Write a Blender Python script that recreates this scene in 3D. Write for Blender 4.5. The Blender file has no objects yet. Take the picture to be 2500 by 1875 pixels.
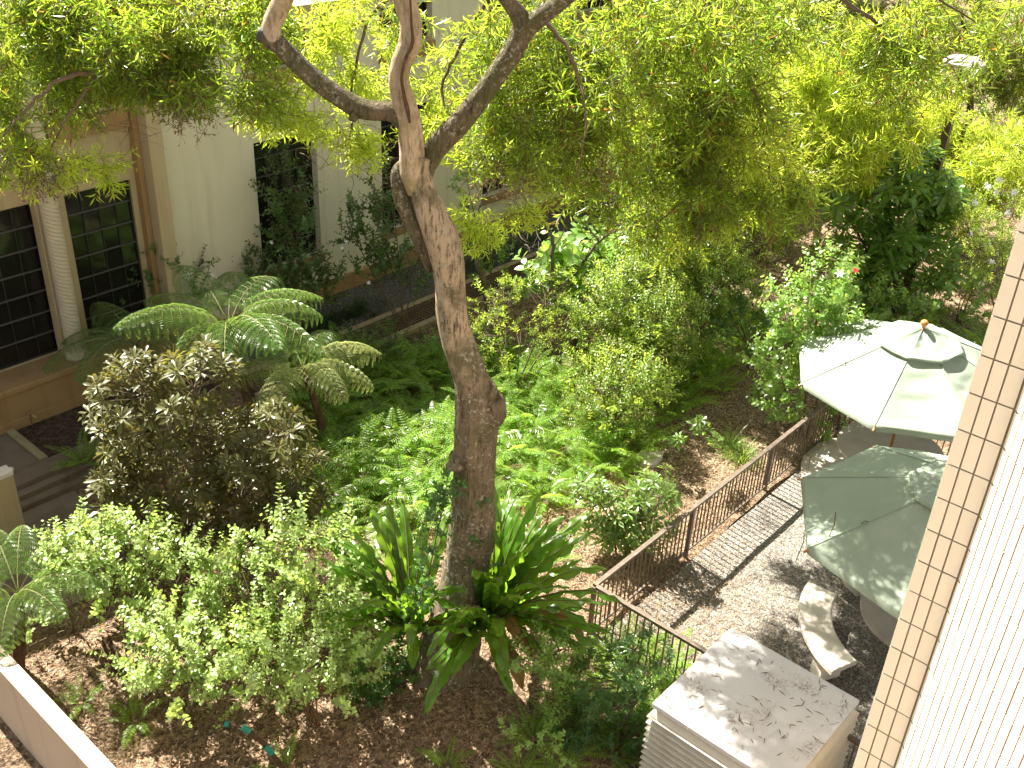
import bpy, math, random
import numpy as np
from mathutils import Vector, Matrix, Quaternion

random.seed(7)
RNG = np.random.default_rng(7)
SC = bpy.context.scene
COL = SC.collection

# ------------------------------------------------------------------ camera
CAM_H = 10.8
FPX = 2553.56
YAW, PITCH, ROLL = math.radians(40.1794), math.radians(30.1653), math.radians(-2.9664)
_f = np.array([math.cos(YAW) * math.cos(PITCH), math.sin(YAW) * math.cos(PITCH), -math.sin(PITCH)])
_r = np.array([math.sin(YAW), -math.cos(YAW), 0.0])
_d = np.cross(_f, _r)
CR = _r * math.cos(ROLL) + _d * math.sin(ROLL)
CD = -_r * math.sin(ROLL) + _d * math.cos(ROLL)
CF = _f
cam = bpy.data.cameras.new('camera')
cam.sensor_width = 36.0
cam.lens = FPX / 2500.0 * 36.0
cam.clip_start = 0.1
cam.clip_end = 400.0
camo = bpy.data.objects.new('camera', cam)
COL.objects.link(camo)
m = Matrix.Identity(4)
for i in range(3):
    m[i][0] = CR[i]; m[i][1] = -CD[i]; m[i][2] = -CF[i]
m[0][3], m[1][3], m[2][3] = 0.0, 0.0, CAM_H
camo.matrix_world = m
SC.camera = camo

# ------------------------------------------------------------------ sky, sun, exposure
SUN_EL = math.radians(51.0)
SUN_VEC = Vector((0.10, 1.0, 0.0)).normalized() * math.cos(SUN_EL) + Vector((0, 0, math.sin(SUN_EL)))
world = bpy.data.worlds.new('World')
SC.world = world
world.use_nodes = True
wn = world.node_tree
bg = wn.nodes.get('Background') or wn.nodes.new('ShaderNodeBackground')
sky = wn.nodes.new('ShaderNodeTexSky')
sky.sky_type = 'NISHITA'
sky.sun_disc = False
sky.sun_elevation = SUN_EL
sky.sun_rotation = math.radians(5.7)
hz_ = wn.nodes.new('ShaderNodeHueSaturation')
hz_.inputs['Saturation'].default_value = 0.45
wb_ = wn.nodes.new('ShaderNodeMix'); wb_.data_type = 'RGBA'; wb_.blend_type = 'MULTIPLY'
wb_.inputs['Factor'].default_value = 1.0
wb_.inputs[7].default_value = (1.0, 0.95, 0.80, 1.0)
wn.links.new(sky.outputs[0], hz_.inputs['Color'])
wn.links.new(hz_.outputs[0], wb_.inputs[6])
wn.links.new(wb_.outputs[2], bg.inputs[0])
bg.inputs[1].default_value = 0.058
sun = bpy.data.lights.new('sun', 'SUN')
sun.energy = 5.0
sun.angle = math.radians(0.53)
sun.color = (1.0, 0.94, 0.82)
suno = bpy.data.objects.new('sun', sun)
COL.objects.link(suno)
suno.rotation_euler = SUN_VEC.to_track_quat('Z', 'Y').to_euler()
suno.location = (0, 40, 60)
SC.view_settings.view_transform = 'Standard'
SC.view_settings.look = 'None'
SC.view_settings.exposure = 2.3
SC.view_settings.gamma = 1.0
SC.view_settings.use_curve_mapping = False
SC.cycles.use_adaptive_sampling = True
SC.cycles.adaptive_threshold = 0.03
SC.cycles.max_bounces = 6
SC.cycles.diffuse_bounces = 3
SC.cycles.transmission_bounces = 6
SC.cycles.transparent_max_bounces = 8
SC.cycles.caustics_reflective = False
SC.cycles.caustics_refractive = False
SC.cycles.use_denoising = True


# ------------------------------------------------------------------ photograph-measuring helpers (pixels of the 2500 px picture -> metres)
def ray(px, py):
    return CR * ((px - 1250.0) / FPX) + CD * ((py - 937.5) / FPX) + CF

def gp(px, py, z=0.0):
    d = ray(px, py)
    return np.array([0, 0, CAM_H]) + d * ((z - CAM_H) / d[2])

def dp(px, py, depth):
    return np.array([0, 0, CAM_H]) + ray(px, py) * depth

def plane_p(px, py, base):
    """point of the upright plane through base, square to the view"""
    n = np.array([CF[0], CF[1], 0.0])
    d = ray(px, py)
    c = np.array([0, 0, CAM_H])
    return c + d * (n @ (np.array(base) - c)) / (n @ d)


# ------------------------------------------------------------------ materials
def mat_new(name):
    mt = bpy.data.materials.new(name)
    mt.use_nodes = True
    nt = mt.node_tree
    for n in list(nt.nodes):
        nt.nodes.remove(n)
    out = nt.nodes.new('ShaderNodeOutputMaterial')
    return mt, nt, out

def N(nt, t, **kw):
    n = nt.nodes.new(t)
    for k, v in kw.items():
        if k.startswith('i_'):
            key = k[2:]
            key = int(key) if key.isdigit() else key.replace('_', ' ')
            n.inputs[key].default_value = v
        else:
            setattr(n, k, v)
    return n

def rgba(c):
    return (c[0], c[1], c[2], 1.0)

def mixc(nt, fac, a, b, blend='MIX'):
    n = nt.nodes.new('ShaderNodeMix')
    n.data_type = 'RGBA'
    n.blend_type = blend
    for sock, v in ((n.inputs['Factor'], fac), (n.inputs[6], a), (n.inputs[7], b)):
        if hasattr(v, 'is_linked') or hasattr(v, 'links'):
            nt.links.new(v, sock)
        elif isinstance(v, (int, float)):
            sock.default_value = v
        else:
            sock.default_value = rgba(v)
    return n.outputs[2]

def ramp(nt, src, stops):
    r = nt.nodes.new('ShaderNodeValToRGB')
    el = r.color_ramp.elements
    while len(el) < len(stops):
        el.new(0.5)
    for e, (p, c) in zip(el, stops):
        e.position = p
        e.color = rgba(c) if not isinstance(c, (int, float)) else (c, c, c, 1)
    nt.links.new(src, r.inputs[0])
    return r.outputs[0]

def coords(nt, kind='Object', scale=(1, 1, 1)):
    tc = nt.nodes.new('ShaderNodeTexCoord')
    mp = nt.nodes.new('ShaderNodeMapping')
    mp.inputs['Scale'].default_value = scale
    nt.links.new(tc.outputs[kind], mp.inputs[0])
    return mp.outputs[0]

def noise(nt, vec, scale, detail=4.0, rough=0.55):
    n = nt.nodes.new('ShaderNodeTexNoise')
    n.inputs['Scale'].default_value = scale
    n.inputs['Detail'].default_value = detail
    n.inputs['Roughness'].default_value = rough
    nt.links.new(vec, n.inputs['Vector'])
    return n.outputs[0]

def bump(nt, h, strength, dist=0.02):
    b = nt.nodes.new('ShaderNodeBump')
    b.inputs['Strength'].default_value = strength
    b.inputs['Distance'].default_value = dist
    nt.links.new(h, b.inputs['Height'])
    return b.outputs[0]

def leaf_mat(name, col, tcol, tfac=0.4, rough=0.45, hv=0.03, vv=0.5, spec=0.4, dry=0.0):
    mt, nt, out = mat_new(name)
    geo = N(nt, 'ShaderNodeNewGeometry')
    oi = N(nt, 'ShaderNodeObjectInfo')
    add = N(nt, 'ShaderNodeMath', operation='MULTIPLY_ADD', i_1=0.65)
    nt.links.new(geo.outputs['Random Per Island'], add.inputs[0])
    mul = N(nt, 'ShaderNodeMath', operation='MULTIPLY', i_1=0.35)
    nt.links.new(oi.outputs['Random'], mul.inputs[0])
    nt.links.new(mul.outputs[0], add.inputs[2])
    rnd = add.outputs[0]
    mh = N(nt, 'ShaderNodeMapRange', i_3=0.5 - hv, i_4=0.5 + hv * 0.6)
    nt.links.new(rnd, mh.inputs[0])
    mv = N(nt, 'ShaderNodeMapRange', i_3=1.0 - vv, i_4=1.0 + vv)
    nt.links.new(rnd, mv.inputs[0])
    def hsv(c):
        h = N(nt, 'ShaderNodeHueSaturation')
        h.inputs['Color'].default_value = rgba(c)
        nt.links.new(mh.outputs[0], h.inputs['Hue'])
        nt.links.new(mv.outputs[0], h.inputs['Value'])
        return h.outputs[0]
    c1, c2 = hsv(col), hsv(tcol)
    if dry > 0:
        gt = N(nt, 'ShaderNodeMath', operation='LESS_THAN', i_1=dry)
        nt.links.new(geo.outputs['Random Per Island'], gt.inputs[0])
        c1 = mixc(nt, gt.outputs[0], c1, (0.22, 0.11, 0.03))
        c2 = mixc(nt, gt.outputs[0], c2, (0.40, 0.22, 0.04))
    p = N(nt, 'ShaderNodeBsdfPrincipled')
    p.inputs['Roughness'].default_value = rough
    p.inputs['Specular IOR Level'].default_value = spec
    nt.links.new(c1, p.inputs['Base Color'])
    t = N(nt, 'ShaderNodeBsdfTranslucent')
    nt.links.new(c2, t.inputs['Color'])
    mx = N(nt, 'ShaderNodeMixShader')
    mx.inputs[0].default_value = tfac
    nt.links.new(p.outputs[0], mx.inputs[1])
    nt.links.new(t.outputs[0], mx.inputs[2])
    nt.links.new(mx.outputs[0], out.inputs[0])
    return mt

def plain_mat(name, col, rough=0.8, var=0.15, vscale=6.0, bmp=0.2, bscale=60.0, stain=None, stain_amt=0.5, stain_scale=1.5, spec=0.3, metal=0.0, bdist=0.004):
    mt, nt, out = mat_new(name)
    v = coords(nt)
    n1 = noise(nt, v, vscale, 5)
    c = mixc(nt, n1, tuple(x * (1 - var) for x in col), tuple(min(1, x * (1 + var)) for x in col))
    if stain is not None:
        n2 = noise(nt, v, stain_scale, 6, 0.65)
        f = ramp(nt, n2, [(0.5, 0.0), (0.68, stain_amt)])
        c = mixc(nt, f, c, stain)
    p = N(nt, 'ShaderNodeBsdfPrincipled')
    p.inputs['Roughness'].default_value = rough
    p.inputs['Specular IOR Level'].default_value = spec
    p.inputs['Metallic'].default_value = metal
    nt.links.new(c, p.inputs['Base Color'])
    if bmp > 0:
        n3 = noise(nt, v, bscale, 3)
        nt.links.new(bump(nt, n3, bmp, bdist), p.inputs['Normal'])
    nt.links.new(p.outputs[0], out.inputs[0])
    return mt

def bark_mat(name, a, b, dark, lichen=0.4, algae=None, upper=None, zsplit=5.0):
    mt, nt, out = mat_new(name)
    v = coords(nt, 'Object', (1, 1, 0.20))
    v2 = coords(nt, 'Object', (1, 1, 1))
    n1 = noise(nt, v, 7.0, 8, 0.65)
    n2 = noise(nt, v, 24.0, 7, 0.72)
    big = noise(nt, v2, 2.2, 5, 0.6)
    c = mixc(nt, n1, a, b)
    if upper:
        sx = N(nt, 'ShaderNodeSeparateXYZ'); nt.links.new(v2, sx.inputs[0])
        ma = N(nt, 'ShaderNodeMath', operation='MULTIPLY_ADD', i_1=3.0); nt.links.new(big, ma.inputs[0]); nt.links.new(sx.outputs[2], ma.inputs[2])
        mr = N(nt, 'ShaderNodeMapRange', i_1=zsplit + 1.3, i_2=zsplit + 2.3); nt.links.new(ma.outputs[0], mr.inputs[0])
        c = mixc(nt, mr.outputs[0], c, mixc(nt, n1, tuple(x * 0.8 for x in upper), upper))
    c = mixc(nt, ramp(nt, n2, [(0.50, 0.0), (0.62, 0.9)]), c, dark)
    if algae:
        bg2 = noise(nt, v2, 3.1, 5, 0.65)
        c = mixc(nt, ramp(nt, bg2, [(0.46, 0.0), (0.62, 0.75)]), c, algae)
    ln = noise(nt, v2, 22.0, 5, 0.7)
    ln2 = noise(nt, v2, 2.4, 3)
    lm = N(nt, 'ShaderNodeMath', operation='MULTIPLY')
    nt.links.new(ramp(nt, ln, [(0.54, 0.0), (0.60, 1.0)]), lm.inputs[0])
    nt.links.new(ramp(nt, ln2, [(0.42, 0.0), (0.56, lichen)]), lm.inputs[1])
    c = mixc(nt, lm.outputs[0], c, (0.46, 0.45, 0.38))
    p = N(nt, 'ShaderNodeBsdfPrincipled')
    p.inputs['Roughness'].default_value = 0.9
    p.inputs['Specular IOR Level'].default_value = 0.12
    nt.links.new(c, p.inputs['Base Color'])
    ad = N(nt, 'ShaderNodeMath', operation='MULTIPLY_ADD', i_1=0.8)
    nt.links.new(n2, ad.inputs[0]); nt.links.new(n1, ad.inputs[2])
    nt.links.new(bump(nt, ad.outputs[0], 1.0, 0.09), p.inputs['Normal'])
    nt.links.new(p.outputs[0], out.inputs[0])
    return mt

def ground_mat(name, cols, scale, bdist=0.03, patch=None, rough=0.95):
    mt, nt, out = mat_new(name)
    v = coords(nt)
    n1 = noise(nt, v, scale, 10, 0.75)
    vo = N(nt, 'ShaderNodeTexVoronoi')
    vo.inputs['Scale'].default_value = scale * 3.2
    nt.links.new(v, vo.inputs['Vector'])
    c = ramp(nt, n1, [(0.3, cols[0]), (0.5, cols[1]), (0.68, cols[2])])
    vc = N(nt, 'ShaderNodeSeparateColor')
    nt.links.new(vo.outputs['Color'], vc.inputs[0])
    sh = ramp(nt, vc.outputs[0], [(0.0, 0.45), (1.0, 1.5)])
    c = mixc(nt, 1.0, c, sh, 'MULTIPLY')
    if patch:
        n2 = noise(nt, v, 0.55, 4)
        c = mixc(nt, ramp(nt, n2, [(0.48, 0.0), (0.6, 0.8)]), c, patch)
    p = N(nt, 'ShaderNodeBsdfPrincipled')
    p.inputs['Roughness'].default_value = rough
    p.inputs['Specular IOR Level'].default_value = 0.15
    nt.links.new(c, p.inputs['Base Color'])
    ad = N(nt, 'ShaderNodeMath', operation='MULTIPLY_ADD', i_1=0.7)
    nt.links.new(vo.outputs['Distance'], ad.inputs[0]); nt.links.new(n1, ad.inputs[2])
    nt.links.new(bump(nt, ad.outputs[0], 0.9, bdist), p.inputs['Normal'])
    nt.links.new(p.outputs[0], out.inputs[0])
    return mt

M = {}
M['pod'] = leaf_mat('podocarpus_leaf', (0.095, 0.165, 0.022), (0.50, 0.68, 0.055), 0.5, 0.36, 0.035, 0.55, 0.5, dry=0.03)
M['pod_lit'] = leaf_mat('sunlit_podocarpus_leaf', (0.22, 0.30, 0.035), (0.74, 0.86, 0.08), 0.55, 0.38, 0.02, 0.35, 0.5)  # lighter copy of the podocarpus leaf, with sunlight put into its colour
M['pod_dry'] = leaf_mat('dry_podocarpus_leaf', (0.15, 0.10, 0.045), (0.25, 0.16, 0.05), 0.3, 0.7, 0.03, 0.4, 0.2)
M['fern'] = leaf_mat('sword_fern_leaf', (0.12, 0.225, 0.026), (0.50, 0.76, 0.065), 0.44, 0.36, 0.02, 0.4, 0.48)
M['fern_old'] = leaf_mat('old_fern_leaf', (0.17, 0.14, 0.045), (0.42, 0.32, 0.07), 0.35, 0.6, 0.02, 0.3, 0.3)
M['tfern'] = leaf_mat('tree_fern_leaf', (0.085, 0.175, 0.030), (0.26, 0.42, 0.07), 0.38, 0.36, 0.02, 0.3, 0.6)
M['tfern_sunlit'] = leaf_mat('sunlit_tree_fern_leaf', (0.24, 0.28, 0.10), (0.50, 0.55, 0.16), 0.38, 0.36, 0.02, 0.3, 0.6)  # paler copy for the sunlit fronds, the sunlight painted into the leaf colour
M['nest'] = leaf_mat('nest_fern_leaf', (0.062, 0.145, 0.014), (0.28, 0.50, 0.03), 0.44, 0.34, 0.02, 0.3, 0.4)
M['nest_old'] = leaf_mat('browning_nest_fern_leaf', (0.16, 0.10, 0.03), (0.30, 0.22, 0.04), 0.4, 0.6, 0.03, 0.4, 0.3)
M['ros'] = leaf_mat('dark_rosette_leaf', (0.085, 0.09, 0.030), (0.28, 0.26, 0.05), 0.3, 0.40, 0.03, 0.45, 0.36)
M['ros_green'] = leaf_mat('green_rosette_leaf', (0.11, 0.19, 0.045), (0.34, 0.50, 0.07), 0.38, 0.3, 0.02, 0.4, 0.7)  # lighter and greener than the dark rosette leaf
M['ros_big'] = leaf_mat('glossy_rosette_leaf', (0.11, 0.22, 0.04), (0.42, 0.66, 0.07), 0.38, 0.3, 0.02, 0.4, 0.7)
M['pale'] = leaf_mat('pale_broad_leaf', (0.22, 0.29, 0.16), (0.34, 0.42, 0.16), 0.3, 0.4, 0.015, 0.25, 0.5)
M['small'] = leaf_mat('small_round_leaf', (0.25, 0.35, 0.115), (0.54, 0.70, 0.14), 0.38, 0.34, 0.02, 0.4, 0.65)
M['small_dark'] = leaf_mat('small_dark_leaf', (0.06, 0.12, 0.03), (0.26, 0.44, 0.06), 0.36, 0.34, 0.02, 0.45, 0.65)
M['fine'] = leaf_mat('fine_bright_leaf', (0.16, 0.26, 0.045), (0.52, 0.68, 0.07), 0.46, 0.34, 0.02, 0.4, 0.65)
M['broad'] = leaf_mat('broad_soft_leaf', (0.16, 0.28, 0.07), (0.48, 0.70, 0.11), 0.44, 0.34, 0.02, 0.35, 0.65)
M['vine'] = leaf_mat('vine_leaf', (0.05, 0.13, 0.03), (0.20, 0.40, 0.06), 0.38, 0.34, 0.015, 0.4, 0.65)
M['grass'] = leaf_mat('strap_grass_blade', (0.11, 0.18, 0.03), (0.36, 0.48, 0.06), 0.4, 0.4, 0.02, 0.35, 0.45)
M['mondo'] = leaf_mat('dark_grass_blade', (0.035, 0.07, 0.02), (0.12, 0.20, 0.03), 0.3, 0.45, 0.02, 0.4, 0.4)
M['petal'] = leaf_mat('white_petal', (0.80, 0.80, 0.76), (0.8, 0.8, 0.74), 0.3, 0.5, 0.0, 0.05)
M['redpetal'] = leaf_mat('red_petal', (0.6, 0.03, 0.04), (0.7, 0.05, 0.05), 0.3, 0.5, 0.0, 0.1)
M['litter'] = leaf_mat('fallen_leaf', (0.33, 0.215, 0.13), (0.28, 0.17, 0.09), 0.12, 0.7, 0.03, 0.75, 0.25)
M['litter_pale'] = leaf_mat('pale_fallen_leaf', (0.50, 0.39, 0.26), (0.3, 0.2, 0.1), 0.12, 0.7, 0.03, 0.6, 0.25)  # paler tone of the fallen leaves
M['twig'] = plain_mat('twig_bark', (0.13, 0.095, 0.065), 0.9, 0.3, 12, 0.3, 40)
M['twig_grey'] = plain_mat('grey_twig_bark', (0.27, 0.23, 0.19), 0.9, 0.3, 12, 0.3, 40)
M['twig_red'] = plain_mat('reddish_stem', (0.16, 0.075, 0.04), 0.8, 0.3, 12, 0.2, 40)
M['rachis'] = plain_mat('green_rachis', (0.16, 0.17, 0.06), 0.6, 0.2, 12, 0.0)
M['bark'] = bark_mat('podocarpus_bark', (0.15, 0.115, 0.075), (0.31, 0.245, 0.165), (0.065, 0.048, 0.034), 0.95, (0.125, 0.115, 0.06), (0.60, 0.465, 0.335), 4.6)  # paler upper bark: peeling, with sunlight put into the colour as well
M['bark_pale'] = bark_mat('peeling_sunlit_bark', (0.52, 0.40, 0.285), (0.72, 0.58, 0.435), (0.25, 0.16, 0.10), 0.35, (0.34, 0.285, 0.14))  # peeling bark, lightened further to carry sunlight in its colour
M['bark_dark'] = bark_mat('mossy_dark_bark', (0.115, 0.09, 0.055), (0.24, 0.19, 0.125), (0.045, 0.035, 0.025), 0.6, (0.10, 0.105, 0.045))
M['cut'] = plain_mat('sawn_wood_painted_dark', (0.05, 0.05, 0.055), 0.6, 0.4, 30, 0.3, 60)
def stucco(name, col, dirt):
    mt, nt, out = mat_new(name)
    v = coords(nt); vs = coords(nt, 'Object', (1, 1, 0.06))
    c = mixc(nt, noise(nt, v, 0.8, 6, 0.6), tuple(x * 0.93 for x in col), tuple(x * 1.05 for x in col))
    st = ramp(nt, noise(nt, vs, 3.5, 7, 0.7), [(0.50, 0.0), (0.72, 0.45)])
    c = mixc(nt, st, c, dirt)
    sp = ramp(nt, noise(nt, v, 55, 4, 0.6), [(0.60, 0.0), (0.75, 0.25)])
    c = mixc(nt, sp, c, dirt)
    p = N(nt, 'ShaderNodeBsdfPrincipled'); p.inputs['Roughness'].default_value = 0.92; p.inputs['Specular IOR Level'].default_value = 0.2
    nt.links.new(c, p.inputs['Base Color'])
    nt.links.new(bump(nt, noise(nt, v, 110, 4, 0.6), 0.5, 0.01), p.inputs['Normal'])
    nt.links.new(p.outputs[0], out.inputs[0])
    return mt
M['cream'] = stucco('cream_stucco', (0.66, 0.595, 0.455), (0.46, 0.39, 0.27))
M['tan'] = stucco('tan_stucco', (0.45, 0.355, 0.215), (0.28, 0.20, 0.105))
M['tan_brown'] = stucco('ochre_stucco', (0.33, 0.205, 0.095), (0.16, 0.085, 0.04))
M['stone'] = plain_mat('pale_cast_stone', (0.47, 0.40, 0.30), 0.85, 0.08, 3.0, 0.25, 120)
M['winframe'] = plain_mat('dark_steel_frame', (0.022, 0.02, 0.018), 0.55, 0.2, 4, 0.1)
M['bar'] = plain_mat('grey_glazing_bar', (0.075, 0.07, 0.066), 0.7, 0.2, 4, 0.1)  # horizontal bars, a lighter grey than the upright ones
def glass():
    mt, nt, out = mat_new('dark_window_glass')
    p = N(nt, 'ShaderNodeBsdfPrincipled')
    v = coords(nt)
    n = noise(nt, v, 1.5, 3)
    c = mixc(nt, n, (0.006, 0.006, 0.006), (0.016, 0.014, 0.012))
    nt.links.new(c, p.inputs['Base Color'])
    p.inputs['Roughness'].default_value = 0.08
    p.inputs['Specular IOR Level'].default_value = 0.45
    nt.links.new(p.outputs[0], out.inputs[0])
    return mt
M['glass'] = glass()
M['tile'] = plain_mat('beige_glazed_tile', (0.82, 0.73, 0.60), 0.55, 0.04, 3.0, 0.15, 90, None, spec=0.35)
M['tile_side'] = plain_mat('unglazed_tile_edge', (0.40, 0.32, 0.23), 0.95, 0.1, 20, 0.2, 200)
M['grout'] = plain_mat('tile_grout', (0.40, 0.32, 0.23), 0.95, 0.1, 20, 0.3, 200)
M['wall_white'] = stucco('painted_parapet', (0.42, 0.345, 0.275), (0.27, 0.21, 0.16))
M['concrete'] = plain_mat('stained_concrete', (0.175, 0.135, 0.098), 0.95, 0.25, 2.5, 0.4, 90, (0.095, 0.072, 0.05), 0.8, 1.1)
M['kerb'] = plain_mat('mossy_kerb', (0.30, 0.25, 0.15), 0.95, 0.2, 6, 0.4, 90, (0.19, 0.17, 0.08), 0.7, 4)
M['patio_concrete'] = plain_mat('cast_concrete_furniture', (0.62, 0.56, 0.49), 0.85, 0.1, 5, 0.3, 150, (0.38, 0.33, 0.27), 0.5, 3.0)
M['table_top'] = plain_mat('weathered_concrete_tabletop', (0.36, 0.315, 0.29), 0.8, 0.14, 4, 0.3, 150, (0.26, 0.22, 0.20), 0.6, 2.5)
M['brick'] = plain_mat('pale_edging_brick', (0.50, 0.43, 0.37), 0.9, 0.12, 9, 0.3, 150)
M['fence'] = plain_mat('bronze_paint', (0.105, 0.078, 0.058), 0.5, 0.2, 8, 0.15, 120, (0.22, 0.18, 0.145), 0.6, 9, spec=0.5)
M['wood'] = plain_mat('varnished_wood', (0.48, 0.20, 0.05), 0.35, 0.15, 10, 0.1, 60, spec=0.5)
M['wood_pole'] = plain_mat('orange_wood_pole', (0.42, 0.16, 0.05), 0.45, 0.15, 10, 0.1, 60, spec=0.5)
M['cap_metal'] = plain_mat('dark_loop', (0.05, 0.055, 0.05), 0.6, 0.2, 8, 0.0)
M['louver'] = plain_mat('cream_louver_paint', (0.52, 0.475, 0.40), 0.6, 0.08, 4, 0.1, 90, (0.40, 0.33, 0.25), 0.35, 5)
M['lamp'] = plain_mat('lamp_post_paint', (0.10, 0.065, 0.04), 0.5, 0.2, 8, 0.1)
M['lampshade'] = plain_mat('lamp_shade_metal', (0.45, 0.43, 0.40), 0.5, 0.15, 8, 0.1)
M['tape'] = plain_mat('teal_tape', (0.02, 0.22, 0.18), 0.4, 0.3, 20, 0.2, 60)
M['brass'] = plain_mat('dull_brass', (0.35, 0.24, 0.13), 0.4, 0.2, 20, 0.1, 60, metal=0.6)
M['stump'] = bark_mat('stump_bark', (0.10, 0.06, 0.035), (0.18, 0.11, 0.07), (0.05, 0.03, 0.02), 0.2)

def canvas_mat():
    mt, nt, out = mat_new('sage_canvas')
    v = coords(nt)
    n1 = noise(nt, v, 2.2, 5, 0.6)
    n2 = noise(nt, v, 60.0, 2)
    n3 = noise(nt, v, 1.2, 3)
    c = mixc(nt, n1, (0.25, 0.30, 0.235), (0.345, 0.40, 0.325))
    c = mixc(nt, ramp(nt, n2, [(0.68, 0.0), (0.75, 0.6)]), c, (0.16, 0.15, 0.10))
    p = N(nt, 'ShaderNodeBsdfPrincipled')
    p.inputs['Roughness'].default_value = 0.9
    p.inputs['Specular IOR Level'].default_value = 0.15
    nt.links.new(c, p.inputs['Base Color'])
    ad = N(nt, 'ShaderNodeMath', operation='MULTIPLY_ADD', i_1=0.12)
    nt.links.new(n2, ad.inputs[0]); nt.links.new(n3, ad.inputs[2])
    nt.links.new(bump(nt, ad.outputs[0], 0.4, 0.08), p.inputs['Normal'])
    t = N(nt, 'ShaderNodeBsdfTranslucent')
    t.inputs['Color'].default_value = (0.30, 0.36, 0.24, 1)
    mx = N(nt, 'ShaderNodeMixShader')
    mx.inputs[0].default_value = 0.12
    nt.links.new(p.outputs[0], mx.inputs[1]); nt.links.new(t.outputs[0], mx.inputs[2])
    nt.links.new(mx.outputs[0], out.inputs[0])
    return mt
M['canvas'] = canvas_mat()
M['canvas_seam'] = plain_mat('canvas_seam', (0.24, 0.29, 0.23), 0.9, 0.1, 8, 0.1)

def boxtop_mat():
    mt, nt, out = mat_new('rusty_galvanised_lid')
    v = coords(nt)
    n1 = noise(nt, v, 3.0, 4)
    c = mixc(nt, n1, (0.46, 0.44, 0.45), (0.58, 0.56, 0.56))
    a = noise(nt, v, 1.5, 3, 0.5)
    b = noise(nt, v, 28.0, 6, 0.7)
    mu = N(nt, 'ShaderNodeMath', operation='MULTIPLY')
    nt.links.new(ramp(nt, a, [(0.56, 0.0), (0.64, 1.0)]), mu.inputs[0])
    nt.links.new(ramp(nt, b, [(0.45, 0.0), (0.56, 0.9)]), mu.inputs[1])
    c = mixc(nt, mu.outputs[0], c, (0.22, 0.155, 0.13))
    sp = noise(nt, v, 45.0, 2)
    c = mixc(nt, ramp(nt, sp, [(0.70, 0.0), (0.74, 0.8)]), c, (0.18, 0.11, 0.08))
    p = N(nt, 'ShaderNodeBsdfPrincipled')
    p.inputs['Roughness'].default_value = 0.55
    p.inputs['Specular IOR Level'].default_value = 0.4
    nt.links.new(c, p.inputs['Base Color'])
    nt.links.new(bump(nt, b, 0.15, 0.004), p.inputs['Normal'])
    nt.links.new(p.outputs[0], out.inputs[0])
    return mt
M['lid'] = boxtop_mat()
M['mulch'] = ground_mat('mulch_soil', [(0.07, 0.047, 0.03), (0.18, 0.124, 0.08), (0.36, 0.265, 0.175)], 9.0, 0.03)
M['gravel'] = ground_mat('pale_gravel', [(0.06, 0.055, 0.05), (0.19, 0.175, 0.155), (0.46, 0.43, 0.385)], 22.0, 0.02, None)
M['gravel_dark'] = ground_mat('dark_gravel', [(0.05, 0.047, 0.042), (0.11, 0.10, 0.092), (0.22, 0.20, 0.18)], 16.0, 0.02)
M['soil_dark'] = ground_mat('dark_bed_soil', [(0.03, 0.02, 0.014), (0.07, 0.05, 0.035), (0.14, 0.10, 0.07)], 9.0, 0.03)


# ------------------------------------------------------------------ mesh builders
class MB:
    def __init__(self):
        self.V, self.F, self.MI, self.n = [], [], [], 0
    def add(self, V, F, mi=0):
        V = np.asarray(V, dtype=np.float64).reshape(-1, 3)
        o = self.n
        self.V.append(V)
        for f in F:
            self.F.append(tuple(int(i) + o for i in f))
        self.MI.extend([mi] * len(F))
        self.n += len(V)
        return self
    def box(self, lo, hi, mi=0):
        x0, y0, z0 = lo; x1, y1, z1 = hi
        V = [(x0, y0, z0), (x1, y0, z0), (x1, y1, z0), (x0, y1, z0), (x0, y0, z1), (x1, y0, z1), (x1, y1, z1), (x0, y1, z1)]
        F = [(0, 3, 2, 1), (4, 5, 6, 7), (0, 1, 5, 4), (1, 2, 6, 5), (2, 3, 7, 6), (3, 0, 4, 7)]
        return self.add(V, F, mi)
    def tube(self, pts, rad, n=6, cap=True, mi=0):
        V, F = tube_np(pts, rad, n, cap)
        return self.add(V, F, mi)
    def lathe(self, prof, n=24, center=(0, 0, 0), mi=0):
        V, F = [], []
        for r, z in prof:
            for k in range(n):
                a = 2 * math.pi * k / n
                V.append((center[0] + r * math.cos(a), center[1] + r * math.sin(a), center[2] + z))
        for i in range(len(prof) - 1):
            for k in range(n):
                F.append((i * n + k, i * n + (k + 1) % n, (i + 1) * n + (k + 1) % n, (i + 1) * n + k))
        F.append(tuple(range(n))[::-1])
        F.append(tuple((len(prof) - 1) * n + k for k in range(n)))
        return self.add(V, F, mi)
    def mesh(self, name, mats, smooth=False):
        me = bpy.data.meshes.new(name)
        V = np.concatenate(self.V) if self.V else np.zeros((0, 3))
        me.from_pydata(V.tolist(), [], self.F)
        if not isinstance(mats, (list, tuple)):
            mats = [mats]
        for mt in mats:
            me.materials.append(mt)
        if len(mats) > 1:
            me.polygons.foreach_set('material_index', self.MI)
        if smooth:
            me.polygons.foreach_set('use_smooth', [True] * len(me.polygons))
        me.update()
        return me
    def build(self, name, mats, parent=None, smooth=False, loc=None, bevel=0.0):
        o = link(name, self.mesh(name, mats, smooth), parent, loc)
        if bevel > 0:
            b = o.modifiers.new('bevel', 'BEVEL')
            b.width = bevel; b.segments = 2; b.limit_method = 'ANGLE'
        return o

def link(name, data, parent=None, loc=None, mat=None):
    o = bpy.data.objects.new(name, data)
    COL.objects.link(o)
    if parent is not None:
        o.parent = parent
    if mat is not None:
        o.matrix_basis = mat
    elif loc is not None:
        o.location = loc
    return o

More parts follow.
